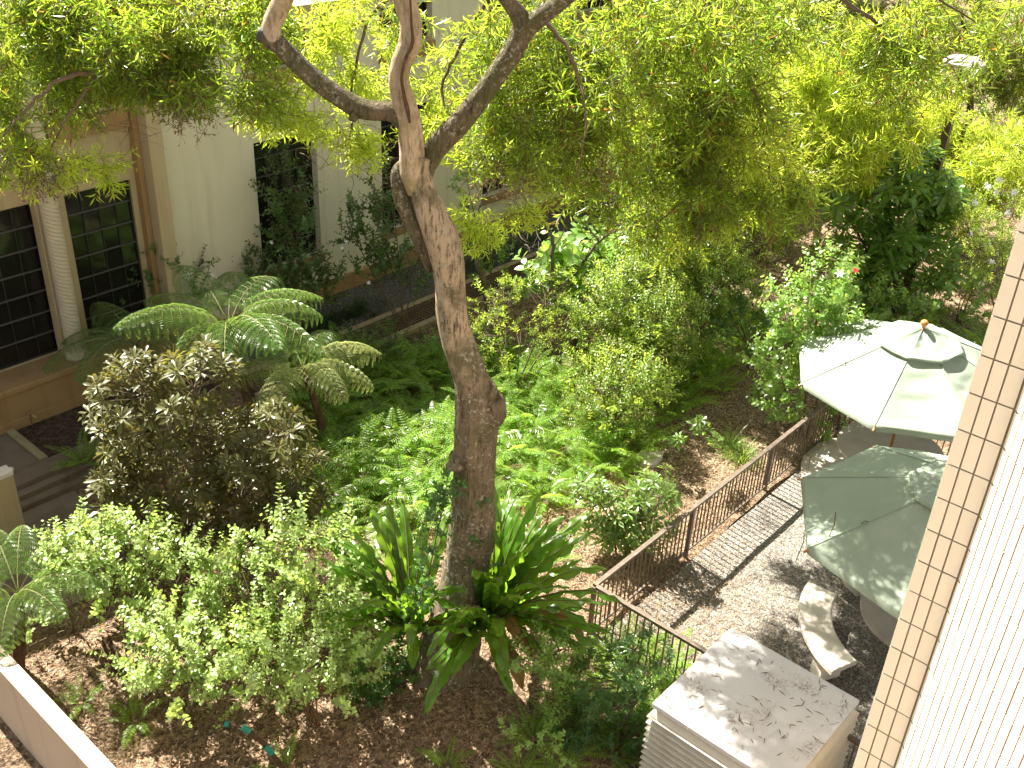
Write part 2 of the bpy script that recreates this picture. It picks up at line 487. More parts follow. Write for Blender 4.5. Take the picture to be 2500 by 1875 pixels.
def tri_mesh(name, V, F, mats, MI=None, smooth=False):
    """numpy arrays of vertices and triangles -> mesh"""
    V = np.ascontiguousarray(V, dtype=np.float32); F = np.ascontiguousarray(F, dtype=np.int32)
    me = bpy.data.meshes.new(name)
    me.vertices.add(len(V)); me.vertices.foreach_set('co', V.ravel())
    me.loops.add(F.size); me.loops.foreach_set('vertex_index', F.ravel())
    me.polygons.add(len(F))
    me.polygons.foreach_set('loop_start', np.arange(0, F.size, 3, dtype=np.int32))
    if not isinstance(mats, (list, tuple)):
        mats = [mats]
    for mt in mats:
        me.materials.append(mt)
    if MI is not None:
        me.polygons.foreach_set('material_index', np.ascontiguousarray(MI, dtype=np.int32))
    me.polygons.foreach_set('use_smooth', np.full(len(F), smooth, dtype=bool))
    me.update(calc_edges=True)
    return me

def catmull(P, per=6):
    P = np.asarray(P, float)
    if len(P) < 3:
        t = np.linspace(0, 1, per + 1)[:, None]
        return P[0] * (1 - t) + P[-1] * t
    Q = np.vstack([2 * P[0] - P[1], P, 2 * P[-1] - P[-2]])
    out = []
    for i in range(1, len(Q) - 2):
        p0, p1, p2, p3 = Q[i - 1:i + 3]
        for t in np.linspace(0, 1, per, endpoint=False):
            out.append(0.5 * (2 * p1 + (p2 - p0) * t + (2 * p0 - 5 * p1 + 4 * p2 - p3) * t * t + (3 * p1 - p0 - 3 * p2 + p3) * t ** 3))
    out.append(P[-1])
    return np.array(out)

def frames(P):
    T = np.gradient(P, axis=0)
    T /= np.linalg.norm(T, axis=1)[:, None] + 1e-9
    ref = np.array([0, 0, 1.0]) if abs(T[0][2]) < 0.9 else np.array([1.0, 0, 0])
    Ns = []
    n = ref - T[0] * (ref @ T[0]); n /= np.linalg.norm(n)
    for t in T:
        n = n - t * (n @ t); n /= np.linalg.norm(n) + 1e-9
        Ns.append(n.copy())
    Ns = np.array(Ns)
    return T, Ns, np.cross(T, Ns)

def tube_np(pts, rad, n=6, cap=True):
    P = np.asarray(pts, float)
    R = np.broadcast_to(np.asarray(rad, float), (len(P),)) if np.ndim(rad) < 2 else rad
    T, A, B = frames(P)
    V = []
    for i in range(len(P)):
        for k in range(n):
            a = 2 * math.pi * k / n
            rr = R[i] if np.ndim(R) == 1 else R[i][k]
            V.append(P[i] + rr * (math.cos(a) * A[i] + math.sin(a) * B[i]))
    F = []
    for i in range(len(P) - 1):
        for k in range(n):
            F.append((i * n + k, i * n + (k + 1) % n, (i + 1) * n + (k + 1) % n, (i + 1) * n + k))
    if cap:
        F.append(tuple(range(n))[::-1])
        F.append(tuple((len(P) - 1) * n + k for k in range(n)))
    return np.array(V), F

def tri_tube(pts, rad, n=4):
    V, F = tube_np(pts, rad, n, False)
    T = []
    for f in F:
        T.append((f[0], f[1], f[2])); T.append((f[0], f[2], f[3]))
    return V, np.array(T)

def tag(o, label=None, cat=None, group=None, kind=None):
    if label: o['label'] = label
    if cat: o['category'] = cat
    if group: o['group'] = group
    if kind: o['kind'] = kind
    return o

def thing(name, label, cat, loc=(0, 0, 0), group=None):
    o = bpy.data.objects.new(name, None)
    COL.objects.link(o)
    o.location = tuple(float(v) for v in loc)
    o.empty_display_size = 0.1
    return tag(o, label, cat, group)


# ------------------------------------------------------------------ leaf templates (x along, y across, z normal), triangles
LANCE = (np.array([(0, 0, 0), (0.45, 0.5, 0.02), (1, 0, -0.10), (0.45, -0.5, 0.02)]), np.array([(0, 2, 1), (0, 3, 2)]))
OVATE = (np.array([(0, 0, 0), (0.28, 0.46, 0.05), (0.68, 0.40, 0.03), (1, 0, -0.12), (0.68, -0.40, 0.03), (0.28, -0.46, 0.05), (0.30, 0, -0.01), (0.68, 0, -0.03)]),
         np.array([(0, 6, 1), (6, 7, 2), (6, 2, 1), (7, 3, 2), (0, 5, 6), (6, 5, 4), (6, 4, 7), (7, 4, 3)]))
OBLAN = (np.array([(0, 0, 0), (0.35, 0.26, 0.03), (0.72, 0.5, 0.03), (1, 0, -0.12), (0.72, -0.5, 0.03), (0.35, -0.26, 0.03), (0.35, 0, 0.0), (0.72, 0, -0.02)]),
         OVATE[1])
BLADE = (np.array([(0, 0.35, 0), (0, -0.35, 0), (0.35, 0.5, 0.06), (0.35, -0.5, 0.06), (0.7, 0.4, 0.0), (0.7, -0.4, 0.0), (1, 0, -0.18)]),
         np.array([(0, 1, 3), (0, 3, 2), (2, 3, 5), (2, 5, 4), (4, 5, 6)]))

def norm(a):
    return a / (np.linalg.norm(a, axis=-1, keepdims=True) + 1e-9)

def leaves(tpl, pos, dr, nr, L, W):
    tv, tf = tpl
    pos, dr = np.asarray(pos, float), norm(np.asarray(dr, float))
    nr = np.asarray(nr, float)
    nr = norm(nr - dr * (nr * dr).sum(1, keepdims=True))
    sd = np.cross(nr, dr)
    n, k = len(pos), len(tv)
    L = np.broadcast_to(np.asarray(L, float), (n,)); W = np.broadcast_to(np.asarray(W, float), (n,))
    V = pos[:, None] + tv[None, :, 0:1] * (L[:, None, None] * dr[:, None]) + tv[None, :, 1:2] * (W[:, None, None] * sd[:, None]) + tv[None, :, 2:3] * (L[:, None, None] * nr[:, None])
    F = tf[None] + (np.arange(n) * k)[:, None, None]
    return V.reshape(-1, 3), F.reshape(-1, 3)

class TM:
    """triangle collector with material index"""
    def __init__(self):
        self.V, self.F, self.I, self.n = [], [], [], 0
    def add(self, VF, mi=0):
        V, F = VF
        self.V.append(np.asarray(V, float)); self.F.append(np.asarray(F, int) + self.n)
        self.I.append(np.full(len(F), mi)); self.n += len(V)
        return self
    def arrays(self):
        return np.concatenate(self.V), np.concatenate(self.F), np.concatenate(self.I)
    def mesh(self, name, mats, smooth=False):
        V, F, I = self.arrays()
        return tri_mesh(name, V, F, mats, I, smooth)


# ------------------------------------------------------------------ leaf cluster prototypes: all grow along +Z from the origin
def proto_pod(rng, leafL=0.145, n=32, length=0.44, droop=0.55, w=0.021, mats=('pod', 'twig')):
    """a podocarpus spray: curved twig with two side twigs, narrow leaves all round"""
    tm = TM()
    def twig(p0, d0, ln, k):
        P = [np.array(p0, float)]
        d = norm(np.array(d0, float))
        bend = norm(rng.normal(0, 1, 3)) * droop
        for i in range(6):
            d = norm(d + bend * 0.12)
            P.append(P[-1] + d * ln / 6)
        P = np.array(P)
        tm.add(tri_tube(P, np.linspace(0.004, 0.0015, len(P)), 3), 1)
        T, A, B = frames(P)
        ts = np.sort(rng.uniform(0.12, 1.0, k)) * (len(P) - 1.001)
        i = ts.astype(int); fr = (ts - i)[:, None]
        pos = P[i] * (1 - fr) + P[i + 1] * fr
        a = np.arange(k) * 2.4 + rng.uniform(0, 0.5, k)
        rad = np.cos(a)[:, None] * A[i] + np.sin(a)[:, None] * B[i]
        dr = T[i] * 0.75 + rad * rng.uniform(0.6, 1.1, (k, 1))
        nr = T[i] - rad * 0.6 + rng.normal(0, 0.25, (k, 3))
        tm.add(leaves(LANCE, pos, dr, nr, leafL * rng.uniform(0.65, 1.15, k), w * rng.uniform(0.8, 1.2, k)), 0)
        return P
    P = twig((0, 0, 0), (0, 0, 1), length, n // 2)
    for j in range(2):
        d = norm(np.array([rng.normal(), rng.normal(), 1.1]))
        twig(P[2 + j], d, length * 0.6, n // 4)
    return tm.mesh('leaf_spray', [M[mats[0]], M[mats[1]]])

def proto_rosette(rng, L=0.16, W=0.05, n=13, tpl=OBLAN, mats=('ros', 'twig'), stem=0.1, open_=1.0, young=0):
    tm = TM()
    tm.add(tri_tube([(0, 0, -stem), (0, 0, 0.02)], [0.006, 0.005], 4), 1)
    k = np.arange(n)
    a = k * 2.399 + rng.uniform(0, 0.4, n)
    t = k / (n - 1)
    el = (0.10 + 0.95 * t) * open_ ** -1 - 0.28 + rng.normal(0, 0.12, n)
    dr = np.stack([np.cos(a) * np.cos(el), np.sin(a) * np.cos(el), np.sin(el)], 1)
    pos = np.stack([np.zeros(n), np.zeros(n), -0.05 + 0.06 * t], 1) + dr * 0.01
    nr = np.tile([0, 0, 1.0], (n, 1)) + rng.normal(0, 0.15, (n, 3))
    tm.add(leaves(tpl, pos, dr, nr, L * (1.05 - 0.42 * t) * rng.uniform(0.85, 1.15, n), W * (1.0 - 0.3 * t) * rng.uniform(0.85, 1.15, n)), 0)
    return tm.mesh('leaf_rosette', [M[mats[0]], M[mats[1]]], smooth=True)

def proto_spray(rng, length=0.5, pairs=9, L=0.05, W=0.034, tpl=OVATE, mats=('small', 'twig'), bend=0.5, spread=1.0, side=0):
    """a leafy shoot: opposite leaves along a curved twig"""
    tm = TM()
    def shoot(p0, d0, ln, k):
        P = [np.array(p0, float)]
        d = norm(np.array(d0, float)); b = norm(rng.normal(0, 1, 3)) * bend
        for i in range(7):
            d = norm(d + b * 0.12)
            P.append(P[-1] + d * ln / 7)
        P = np.array(P)
        tm.add(tri_tube(P, np.linspace(0.005, 0.002, len(P)), 3), 1)
        T, A, B = frames(P)
        pos, dr, nr, LL = [], [], [], []
        for q in range(k):
            t = (0.15 + 0.85 * q / (k - 1)) * (len(P) - 1.001)
            i = int(t); f = t - i
            p = P[i] * (1 - f) + P[i + 1] * f
            a = q * 1.57 * 0.9 + rng.uniform(-0.3, 0.3)
            for s in (0, math.pi):
                rd = math.cos(a + s) * A[i] + math.sin(a + s) * B[i]
                pos.append(p); dr.append(rd * spread + T[i] * 0.45 + rng.normal(0, 0.12, 3)); nr.append(T[i] - rd * 0.2 + rng.normal(0, 0.2, 3))
                LL.append(rng.uniform(0.75, 1.15) * (1.0 - 0.35 * q / k))
        LL = np.array(LL)
        tm.add(leaves(tpl, pos, dr, nr, L * LL, W * LL), 0)
        return P
    P = shoot((0, 0, 0), (0, 0, 1), length, pairs)
    for j in range(side):
        d = norm(np.array([rng.normal(), rng.normal(), 1.0]))
        shoot(P[2 + j], d, length * rng.uniform(0.4, 0.65), max(4, pairs // 2))
    return tm.mesh('leaf_spray', [M[mats[0]], M[mats[1]]], smooth=True)

def proto_frond(rng, length=0.8, pairs=24, pin=0.11, arch=1.0, mats=('fern', 'rachis'), w=0.022, droopp=0.25):
    """once-pinnate fern frond growing out along +Z then arching towards +X"""
    tm = TM()
    k = 12
    P = [np.zeros(3)]
    ang = rng.uniform(0.05, 0.25)
    for i in range(k):
        ang += arch * rng.uniform(0.6, 1.3) * 1.15 / k
        P.append(P[-1] + np.array([math.sin(ang), rng.normal(0, 0.02), math.cos(ang)]) * length / k)
    P = np.array(P)
    tm.add(tri_tube(P, np.linspace(0.005, 0.0015, len(P)), 3), 1)
    T = norm(np.gradient(P, axis=0))
    Y = np.array([0, 1.0, 0])
    pos, dr, nr, L = [], [], [], []
    for q in range(pairs):
        u = 0.12 + 0.88 * q / (pairs - 1)
        t = u * (k - 0.001); i = int(t); f = t - i
        p = P[i] * (1 - f) + P[i + 1] * f
        tt = T[i]; up = np.cross(tt, Y)
        size = (math.sin(math.pi * min(1, u * 0.92 + 0.08)) ** 0.6) * (1.05 - 0.25 * u)
        for s in (-1, 1):
            pos.append(p); dr.append(Y * s + tt * 0.35 + up * (-0.1 - droopp * rng.uniform(0, 1)))
            nr.append(-up if up[2] < 0 else up); L.append(pin * size * rng.uniform(0.88, 1.08) + 0.006)
    L = np.array(L)
    tm.add(leaves(LANCE, pos, dr, np.array(nr) + rng.normal(0, 0.1, (len(pos), 3)), L, w * (0.6 + 0.4 * L / pin)), 0)
    return tm.mesh('frond', [M[mats[0]], M[mats[1]]])

def proto_tfrond(rng, length=1.35, pairs=12, pinL=0.46, mats=('tfern', 'rachis'), arch=1.25):
    """twice-pinnate tree fern frond: drooping comb-like pinnae"""
    tm = TM()
    k = 16
    P = [np.zeros(3)]; ang = 0.35
    for i in range(k):
        ang += arch * rng.uniform(0.7, 1.3) * 1.2 / k
        P.append(P[-1] + np.array([math.sin(ang), rng.normal(0, 0.015), math.cos(ang)]) * length / k)
    P = np.array(P)
    tm.add(tri_tube(P, np.linspace(0.013, 0.003, len(P)), 4), 1)
    T = norm(np.gradient(P, axis=0)); Y = np.array([0, 1.0, 0])
    pos, dr, nr, LL = [], [], [], []
    for q in range(pairs):
        u = 0.22 + 0.78 * q / (pairs - 1)
        t = u * (k - 0.001); i = int(t); f = t - i
        p0 = P[i] * (1 - f) + P[i + 1] * f
        tt = T[i]; up = np.cross(tt, Y)
        if up[2] < 0: up = -up
        size = math.sin(math.pi * (u * 0.85 + 0.10)) ** 0.7
        for s in (-1, 1):
            d = norm(Y * s + tt * 0.55 + up * 0.25)
            pl = pinL * size * rng.uniform(0.9, 1.1)
            pp = [p0]; n2 = 11
            for j in range(n2):
                d = norm(d + np.array([0, 0, -1.0]) * (0.15 + 0.02 * j))
                pp.append(pp[-1] + d * pl / n2)
            pp = np.array(pp)
            tm.add(tri_tube(pp, np.linspace(0.004, 0.0012, len(pp)), 3), 1)
            td = norm(np.gradient(pp, axis=0))
            m2 = 19
            for j in range(m2):
                v = 0.05 + 0.95 * j / (m2 - 1)
                tq = v * (n2 - 0.001); a = int(tq); fr = tq - a
                c = pp[a] * (1 - fr) + pp[a + 1] * fr
                sd = norm(np.cross(td[a], up))
                nn = np.cross(sd, td[a])
                sz = (1 - 0.75 * v ** 2) * (0.55 + 0.45 * min(1, v * 5))
                for z in (-1, 1):
                    pos.append(c); dr.append(sd * z + td[a] * 0.30); nr.append(nn if nn[2] > 0 else -nn); LL.append(0.075 * sz * (0.6 + 0.4 * size))
    LL = np.array(LL)
    tm.add(leaves(LANCE, pos, dr, nr, LL, np.full(len(LL), 0.0105)), 0)
    return tm.mesh('frond', [M[mats[0]], M[mats[1]]])

def proto_nest(rng, length=1.1, width=0.13, arch=0.9, mat='nest', tipdroop=0.0):
    """strap frond of a bird's nest fern with a wavy edge and a keel"""
    k = 18
    P = [np.zeros(3)]; ang = rng.uniform(0.0, 0.15)
    for i in range(k):
        ang += arch * (0.35 + 1.1 * i / k) / k + (tipdroop * 2.2 / k if i > k * 0.62 else 0)
        P.append(P[-1] + np.array([math.sin(ang), rng.normal(0, 0.012), math.cos(ang)]) * length / k)
    P = np.array(P); T = norm(np.gradient(P, axis=0)); Y = np.array([0, 1.0, 0])
    V, F = [], []
    ph = rng.uniform(0, 6)
    for i in range(k + 1):
        u = i / k
        w = width * (0.30 + 0.70 * math.sin(math.pi * min(1.0, u * 0.80 + 0.12)) ** 0.8) * (1 if u < 0.86 else max(0.0, (1 - u) / 0.14) ** 0.6)
        up = np.cross(T[i], Y)
        wav = 0.034 * min(1, u * 3) * (w / width)
        for j, s in enumerate((-1, -0.55, 0, 0.55, 1)):
            e = abs(s) ** 2
            z = 0.32 * abs(s) * w * 0.5 + wav * e * math.sin(u * 34 + ph + (1.7 if s > 0 else 0))
            V.append(P[i] + Y * s * w * 0.5 * (1 + 0.06 * math.sin(u * 34 + ph)) - up * z)
        if i:
            b = (i - 1) * 5
            for j in range(4):
                F += [(b + j, b + j + 1, b + j + 6), (b + j, b + j + 6, b + j + 5)]
    tm = TM()
    tm.add((np.array(V), np.array(F)), 0)
    tm.add(tri_tube(P[:-1] + np.cross(T[:-1], Y) * 0.004, np.linspace(0.008, 0.002, k), 4), 1)
    return tm.mesh('frond', [M[mat], M['twig']], smooth=True)

def proto_tuft(rng, n=16, L=0.4, W=0.014, mat='grass'):
    a = rng.uniform(0, 2 * math.pi, n)
    tm = TM()
    el = rng.uniform(0.5, 1.35, n)
    for i in range(n):
        d = np.array([math.cos(a[i]) * math.cos(el[i]), math.sin(a[i]) * math.cos(el[i]), math.sin(el[i])])
        P = [np.array([0.02 * math.cos(a[i]), 0.02 * math.sin(a[i]), 0.0])]
        for j in range(5):
            d = norm(d + np.array([0, 0, -0.26]))
            P.append(P[-1] + d * L * rng.uniform(0.9, 1.1) / 5)
        P = np.array(P); sd = norm(np.array([-math.sin(a[i]), math.cos(a[i]), 0]))
        ws = np.array([0.7, 1, 1, 0.8, 0.5, 0.05]) * W / 2
        V = np.concatenate([P - sd * ws[:, None], P + sd * ws[:, None]])
        F = []
        for j in range(5):
            F += [(j, j + 1, j + 7), (j, j + 7, j + 6)]
        tm.add((V, np.array(F)))
    return tm.mesh('blade_tuft', [M[mat]])

def variants(fn, count, **kw):
    return [fn(np.random.default_rng(100 + 17 * i + len(kw)), **kw) for i in range(count)]

def rot_to(d, roll=None):
    """matrix turning +Z to d with a random roll"""
    q = Vector((0, 0, 1)).rotation_difference(Vector(d).normalized())
    return (q @ Quaternion((0, 0, 1), roll if roll is not None else random.uniform(0, 6.283))).to_matrix().to_4x4()

def put(mesh, name, parent, loc, rotm, s=1.0):
    return link(name, mesh, parent, mat=Matrix.Translation(Vector([float(v) for v in loc])) @ rotm @ Matrix.Scale(float(s), 4))

def mesh_arrays(me):
    n = len(me.vertices)
    V = np.empty(n * 3, np.float32); me.vertices.foreach_get('co', V)
    F = np.empty(len(me.polygons) * 3, np.int32); me.loops.foreach_get('vertex_index', F)
    I = np.empty(len(me.polygons), np.int32); me.polygons.foreach_get('material_index', I)
    return V.reshape(-1, 3).astype(float), F.reshape(-1, 3), I

def join_copies(name, items, mats, parent, kind='stuff'):
    """many clusters (mesh, loc, rotm, scale) baked into one mesh"""
    cache = {}
    tm = TM()
    Vs, Fs, Is, n = [], [], [], 0
    for me, loc, rm, s in items:
        if me.name not in cache:
            cache[me.name] = mesh_arrays(me)
        V, F, I = cache[me.name]
        R = np.array(rm.to_3x3())
        Vs.append(V @ R.T * s + np.asarray(loc, float)); Fs.append(F + n); Is.append(I); n += len(V)
    me = tri_mesh(name, np.concatenate(Vs), np.concatenate(Fs), mats, np.concatenate(Is))
    o = link(name, me, parent)
    o['kind'] = kind
    return o


# ================================================================== THE SETTING
def sstep(v, a, b):
    t = np.clip((v - a) / (b - a), 0, 1)
    return t * t * (3 - 2 * t)

def ground_h(x, y):
    x = np.asarray(x, float); y = np.asarray(y, float)
    h = 0.30 * sstep(y, 13.0, 14.6) * sstep(x, 6.6, 7.6)
    h = h + 0.05 * np.sin(x * 1.3 + 0.6 * y) * np.sin(y * 1.7 - x * 0.5) + 0.02 * np.sin(x * 4.1) * np.sin(y * 3.7 + 1)
    h = h + 0.16 * np.exp(-((x - 7.6) ** 2 + (y - 7.25) ** 2) / 0.9)          # mound round the big trunk
    flat = (sstep(x, 9.3, 9.6) * (1 - sstep(x, 17.6, 18.2)) * (1 - sstep(y, 6.1, 6.35)))     # gravel patio
    slab = (1 - sstep(x, 5.9, 6.3)) * sstep(y, 11.95, 12.35)                                     # concrete apron and steps
    strip = sstep(y, 14.5, 14.75) * sstep(x, 9.0, 9.6)                                          # drain and gravel along the building
    k = np.maximum(np.maximum(flat, slab), 0)
    h = h * (1 - k) - 0.06 * k
    return h * (1 - strip) + 0.24 * strip

gx = np.concatenate([np.arange(-14, 2, 1.0), np.arange(2, 20, 0.16), np.arange(20, 30, 0.5), np.arange(30, 121, 3.0)])
gy = np.concatenate([np.arange(-40, 2, 3.0), np.arange(2, 17.5, 0.16), np.arange(17.5, 30, 1.0), np.arange(30, 121, 4.0)])
GX, GY = np.meshgrid(gx, gy, indexing='ij')
GZ = ground_h(GX, GY)
nx, ny = len(gx), len(gy)
idx = np.arange(nx * ny).reshape(nx, ny)
q = np.stack([idx[:-1, :-1], idx[1:, :-1], idx[1:, 1:], idx[:-1, 1:]], -1).reshape(-1, 4)
gt = np.concatenate([q[:, [0, 1, 2]], q[:, [0, 2, 3]]])
ground = link('ground', tri_mesh('ground', np.stack([GX, GY, GZ], -1).reshape(-1, 3), gt, M['mulch'], smooth=True))
tag(ground, kind='structure')

def sheet(name, x0, x1, y0, y1, z, mt, nxx=2, nyy=2, kind='structure', amp=0.0):
    X, Y = np.meshgrid(np.linspace(x0, x1, nxx), np.linspace(y0, y1, nyy), indexing='ij')
    Z = z + amp * np.sin(X * 2.3 + Y) * np.sin(Y * 1.9 - X)
    i = np.arange(nxx * nyy).reshape(nxx, nyy)
    qq = np.stack([i[:-1, :-1], i[1:, :-1], i[1:, 1:], i[:-1, 1:]], -1).reshape(-1, 4)
    o = link(name, tri_mesh(name, np.stack([X, Y, Z], -1).reshape(-1, 3), np.concatenate([qq[:, [0, 1, 2]], qq[:, [0, 2, 3]]]), mt, smooth=True))
    return tag(o, kind=kind)

sheet('gravel_patio', 9.45, 17.7, -6.0, 6.22, 0.0, M['gravel'], 60, 80, amp=0.012)
sheet('gravel_strip', 9.7, 45.0, 15.72, 17.22, 0.30, M['gravel_dark'], 80, 8, amp=0.01)

# concrete apron, steps and landing at the left
apron = MB().box((2.9, 12.2, -0.3), (6.15, 14.80, 0.0)).build('concrete_apron', M['concrete'], bevel=0.01)
tag(apron, kind='structure')
steps = thing('concrete_steps', 'dark stained low concrete steps leading up to the building landing', 'steps', (5.4, 15.0, 0))
for i in range(3):
    y0 = 14.80 + 0.17 * i
    MB().box((-0.6, y0 - 15.0, -0.3), (1.7, y0 + 0.17 - 15.0 if i < 2 else 0.55, 0.10 * (i + 1))).build('step', M['concrete'], steps, bevel=0.015)
landing = MB().box((2.9, 15.56, -0.3), (6.0, 16.80, 0.296)).build('landing', M['concrete'], bevel=0.01)
tag(landing, kind='structure')
bed = MB().box((6.16, 15.55, -0.2), (9.68, 16.80, 0.27)).build('soil_bed', M['soil_dark'])
tag(bed, kind='structure')
kerb = MB().box((6.01, 15.55, 0.1), (6.15, 16.78, 0.34)).build('kerb', M['kerb'], bevel=0.015)
tag(kerb, 'mossy tan kerb running from the building base to the steps', 'kerb')
gate = thing('stair_pillar', 'square tan rendered pillar with pale cap beside the dark steps', 'pillar', (4.80, 14.37, 0))
MB().box((-0.30, -0.11, 0), (0.27, 0.11, 1.12)).build('shaft', M['tan'], gate, bevel=0.012)
MB().box((-0.31, -0.12, 1.12), (0.28, 0.12, 1.20)).build('cap', M['patio_concrete'], gate, bevel=0.015)
kn = MB()
kn.lathe([(0.0, 0), (0.035, 0.0), (0.042, 0.02), (0.035, 0.045), (0.012, 0.06)], 12, (0.30, 0.02, 1.12))
kn.build('knob', M['patio_concrete'], gate, smooth=True)

# corridor and its parapet at the lower left
cor = MB().box((-4.0, 2.0, -0.5), (3.02, 14.2, -0.14)).build('corridor_floor', M['concrete'])
tag(cor, kind='structure')
par = MB().box((3.02, 4.0, -0.45), (3.225, 12.6, 1.2)).build('parapet_wall', M['wall_white'], bevel=0.012)
tag(par, 'low rendered parapet with a sunlit white top in the lower left corner', 'wall')

# ------------------------------------------------------------------ the cream building
bl = thing('cream_building', 'cream stucco building with dark gridded windows and brown sills', 'building', (10, 17.3, 0.3))
BO = np.array([10, 17.3, 0.3])

def wall_mb(mb, x0, x1, z0, z1, y, openings, depth, mi=0):
    xs = sorted({x0, x1} | {v for o in openings for v in o[:2]})
    zs = sorted({z0, z1} | {v for o in openings for v in o[2:]})
    for a, b in zip(xs[:-1], xs[1:]):
        for c, d in zip(zs[:-1], zs[1:]):
            if any(a >= o[0] - 1e-6 and b <= o[1] + 1e-6 and c >= o[2] - 1e-6 and d <= o[3] + 1e-6 for o in openings):
                continue
            mb.add([(a, y, c), (b, y, c), (b, y, d), (a, y, d)], [(0, 1, 2, 3)], mi)
    for (a, b, c, d) in openings:
        yb = y + depth
        mb.add([(a, y, c), (a, yb, c), (a, yb, d), (a, y, d)], [(0, 1, 2, 3)], mi)
        mb.add([(b, y, c), (b, yb, c), (b, yb, d), (b, y, d)], [(3, 2, 1, 0)], mi)
        mb.add([(a, y, d), (b, y, d), (b, yb, d), (a, yb, d)], [(0, 3, 2, 1)][::1], mi)
        mb.add([(a, y, c), (b, y, c), (b, yb, c), (a, yb, c)], [(0, 1, 2, 3)], mi)

def local(mb, name, mt, parent=None, **kw):
    """geometry written in world metres, stored relative to the building's empty"""
    mb.V = [v - BO for v in mb.V]
    return mb.build(name, mt, parent or bl, **kw)

LOW_ROOF = 6.6  # unseen roof line, cut low so the sun reaches the fern bed
PANE = {}
def window(a, b, c, d, y, cols, rows, depth=0.22):
    """recessed steel window: frame part, panes and glazing grid below it"""
    w, h = (b - a) / cols, (d - c) / rows
    fr = MB()
    t = 0.035
    yb = y + depth
    fr.box((a + 0.002, yb - 0.04, c + 0.002), (a + t, yb + 0.03, d - 0.002)); fr.box((b - t, yb - 0.04, c + 0.002), (b - 0.002, yb + 0.03, d - 0.002))
    fr.box((a + t, yb - 0.04, c + 0.002), (b - t, yb + 0.03, c + t)); fr.box((a + t, yb - 0.04, d - t), (b - t, yb + 0.03, d - 0.002))
    fo = local(fr, 'window', M['winframe'])
    gr = MB()
    for i in range(1, cols):
        x = a + w * i
        gr.box((x - 0.011, yb - 0.022, c + t), (x + 0.011, yb + 0.012, d - t))
    hb = MB()
    for j in range(1, rows):
        z = c + h * j
        hb.box((a + t, yb - 0.036, z - 0.013), (b - t, yb + 0.014, z + 0.013))
    local(gr, 'glazing_grid', M['winframe'], fo)
    local(hb, 'transom_grid', M['bar'], fo)
    key = (round(w, 3), round(h, 3))
    if key not in PANE:
        PANE[key] = MB().box((-w / 2 + 0.006, -0.004, -h / 2 + 0.006), (w / 2 - 0.006, 0.004, h / 2 - 0.006)).mesh('pane', M['glass'])
    for i in range(cols):
        for j in range(rows):
            p = np.array([a + w * (i + 0.5), yb + 0.002, c + h * (j + 0.5)]) - BO
            e = Matrix.Translation(Vector(p)) @ Matrix.Rotation(random.uniform(-0.05, 0.03), 4, 'X')
            link('pane', PANE[key], fo, mat=e)

def sill(a, b, z0, z1, y, proj=0.09):
    s = MB().box((a - 0.03, y - proj, z0), (b + 0.03, y + 0.05, z1))
    local(s, 'window_sill', M['tan_brown'], bevel=0.01)

def panel(a, b, c, d, y):
    """incised panel outline above a window: four thin raised beads"""
    t = 0.018
    s = MB()
    s.box((a, y - 0.012, c), (b, y + 0.01, c + t)); s.box((a, y - 0.012, d - t), (b, y + 0.01, d))
    s.box((a, y - 0.012, c + t), (a + t, y + 0.01, d - t)); s.box((b - t, y - 0.012, c + t), (b, y + 0.01, d - t))
    local(s, 'panel_moulding', M['tan'])

# right block
wins = [(12.08 + 3.42 * i, 13.66 + 3.42 * i) for i in range(8)]
ops = [(a, b, 1.38, 4.2) for a, b in wins] + [(a, b, 5.58, 6.42) for a, b in wins]
wm = MB()
wall_mb(wm, 9.95, 42.0, 0.2, LOW_ROOF, 17.3, ops, 0.26)
wm.add([(9.95, 17.3, 0.2), (9.95, 17.6, 0.2), (9.95, 17.6, LOW_ROOF), (9.95, 17.3, LOW_ROOF)], [(0, 3, 2, 1)])
wm.add([(42, 17.3, 0.2), (42, 26, 0.2), (42, 26, LOW_ROOF), (42, 17.3, LOW_ROOF)], [(0, 1, 2, 3)])
local(wm, 'wall', M['cream'])
for k, (a, b) in enumerate(wins):
    window(a, b, 1.38, 4.2, 17.3, 4, 7)
    window(a, b, 5.58, 6.42, 17.3, 4, 3)
    sill(a, b, 1.20, 1.375, 17.3)
    sill(a, b, 5.28, 5.575, 17.3)
    panel(a, b, 4.42, 5.08, 17.3)
local(MB().box((9.96, 17.22, 0.2), (42.0, 17.34, 0.66)), 'plinth', M['tan_brown'], bevel=0.02)
local(MB().box((9.9, 17.22, LOW_ROOF), (42.2, 26.0, LOW_ROOF + 0.12)), 'roof', M['tan'])  # out of view, kept low and without overhang to let sunlight past
# left bay with the twisted column
ops = [(8.12, 9.41, 1.12, 4.03), (4.9, 7.56, 1.12, 4.03), (8.12, 9.41, 5.42, 6.42), (4.9, 7.56, 5.42, 6.42)]
wm = MB()
wall_mb(wm, 0.5, 9.64, 0.2, LOW_ROOF, 17.45, ops, 0.10)
local(wm, 'bay_wall', M['tan'])
window(8.12, 9.41, 1.12, 4.03, 17.45, 4, 7, 0.09)
window(4.9, 7.56, 1.12, 4.03, 17.45, 7, 7, 0.09)
window(8.12, 9.41, 5.42, 6.42, 17.45, 4, 3, 0.09)
window(4.9, 7.56, 5.42, 6.42, 17.45, 7, 3, 0.09)
panel(8.22, 9.33, 4.24, 4.86, 17.45); panel(5.0, 7.45, 4.24, 4.86, 17.45)
local(MB().box((7.98, 17.33, 5.02), (9.5, 17.50, 5.36)), 'floor_band', M['tan_brown'], bevel=0.015)
local(MB().box((0.5, 17.33, 5.02), (7.50, 17.50, 5.36)), 'floor_band', M['tan_brown'], bevel=0.015)
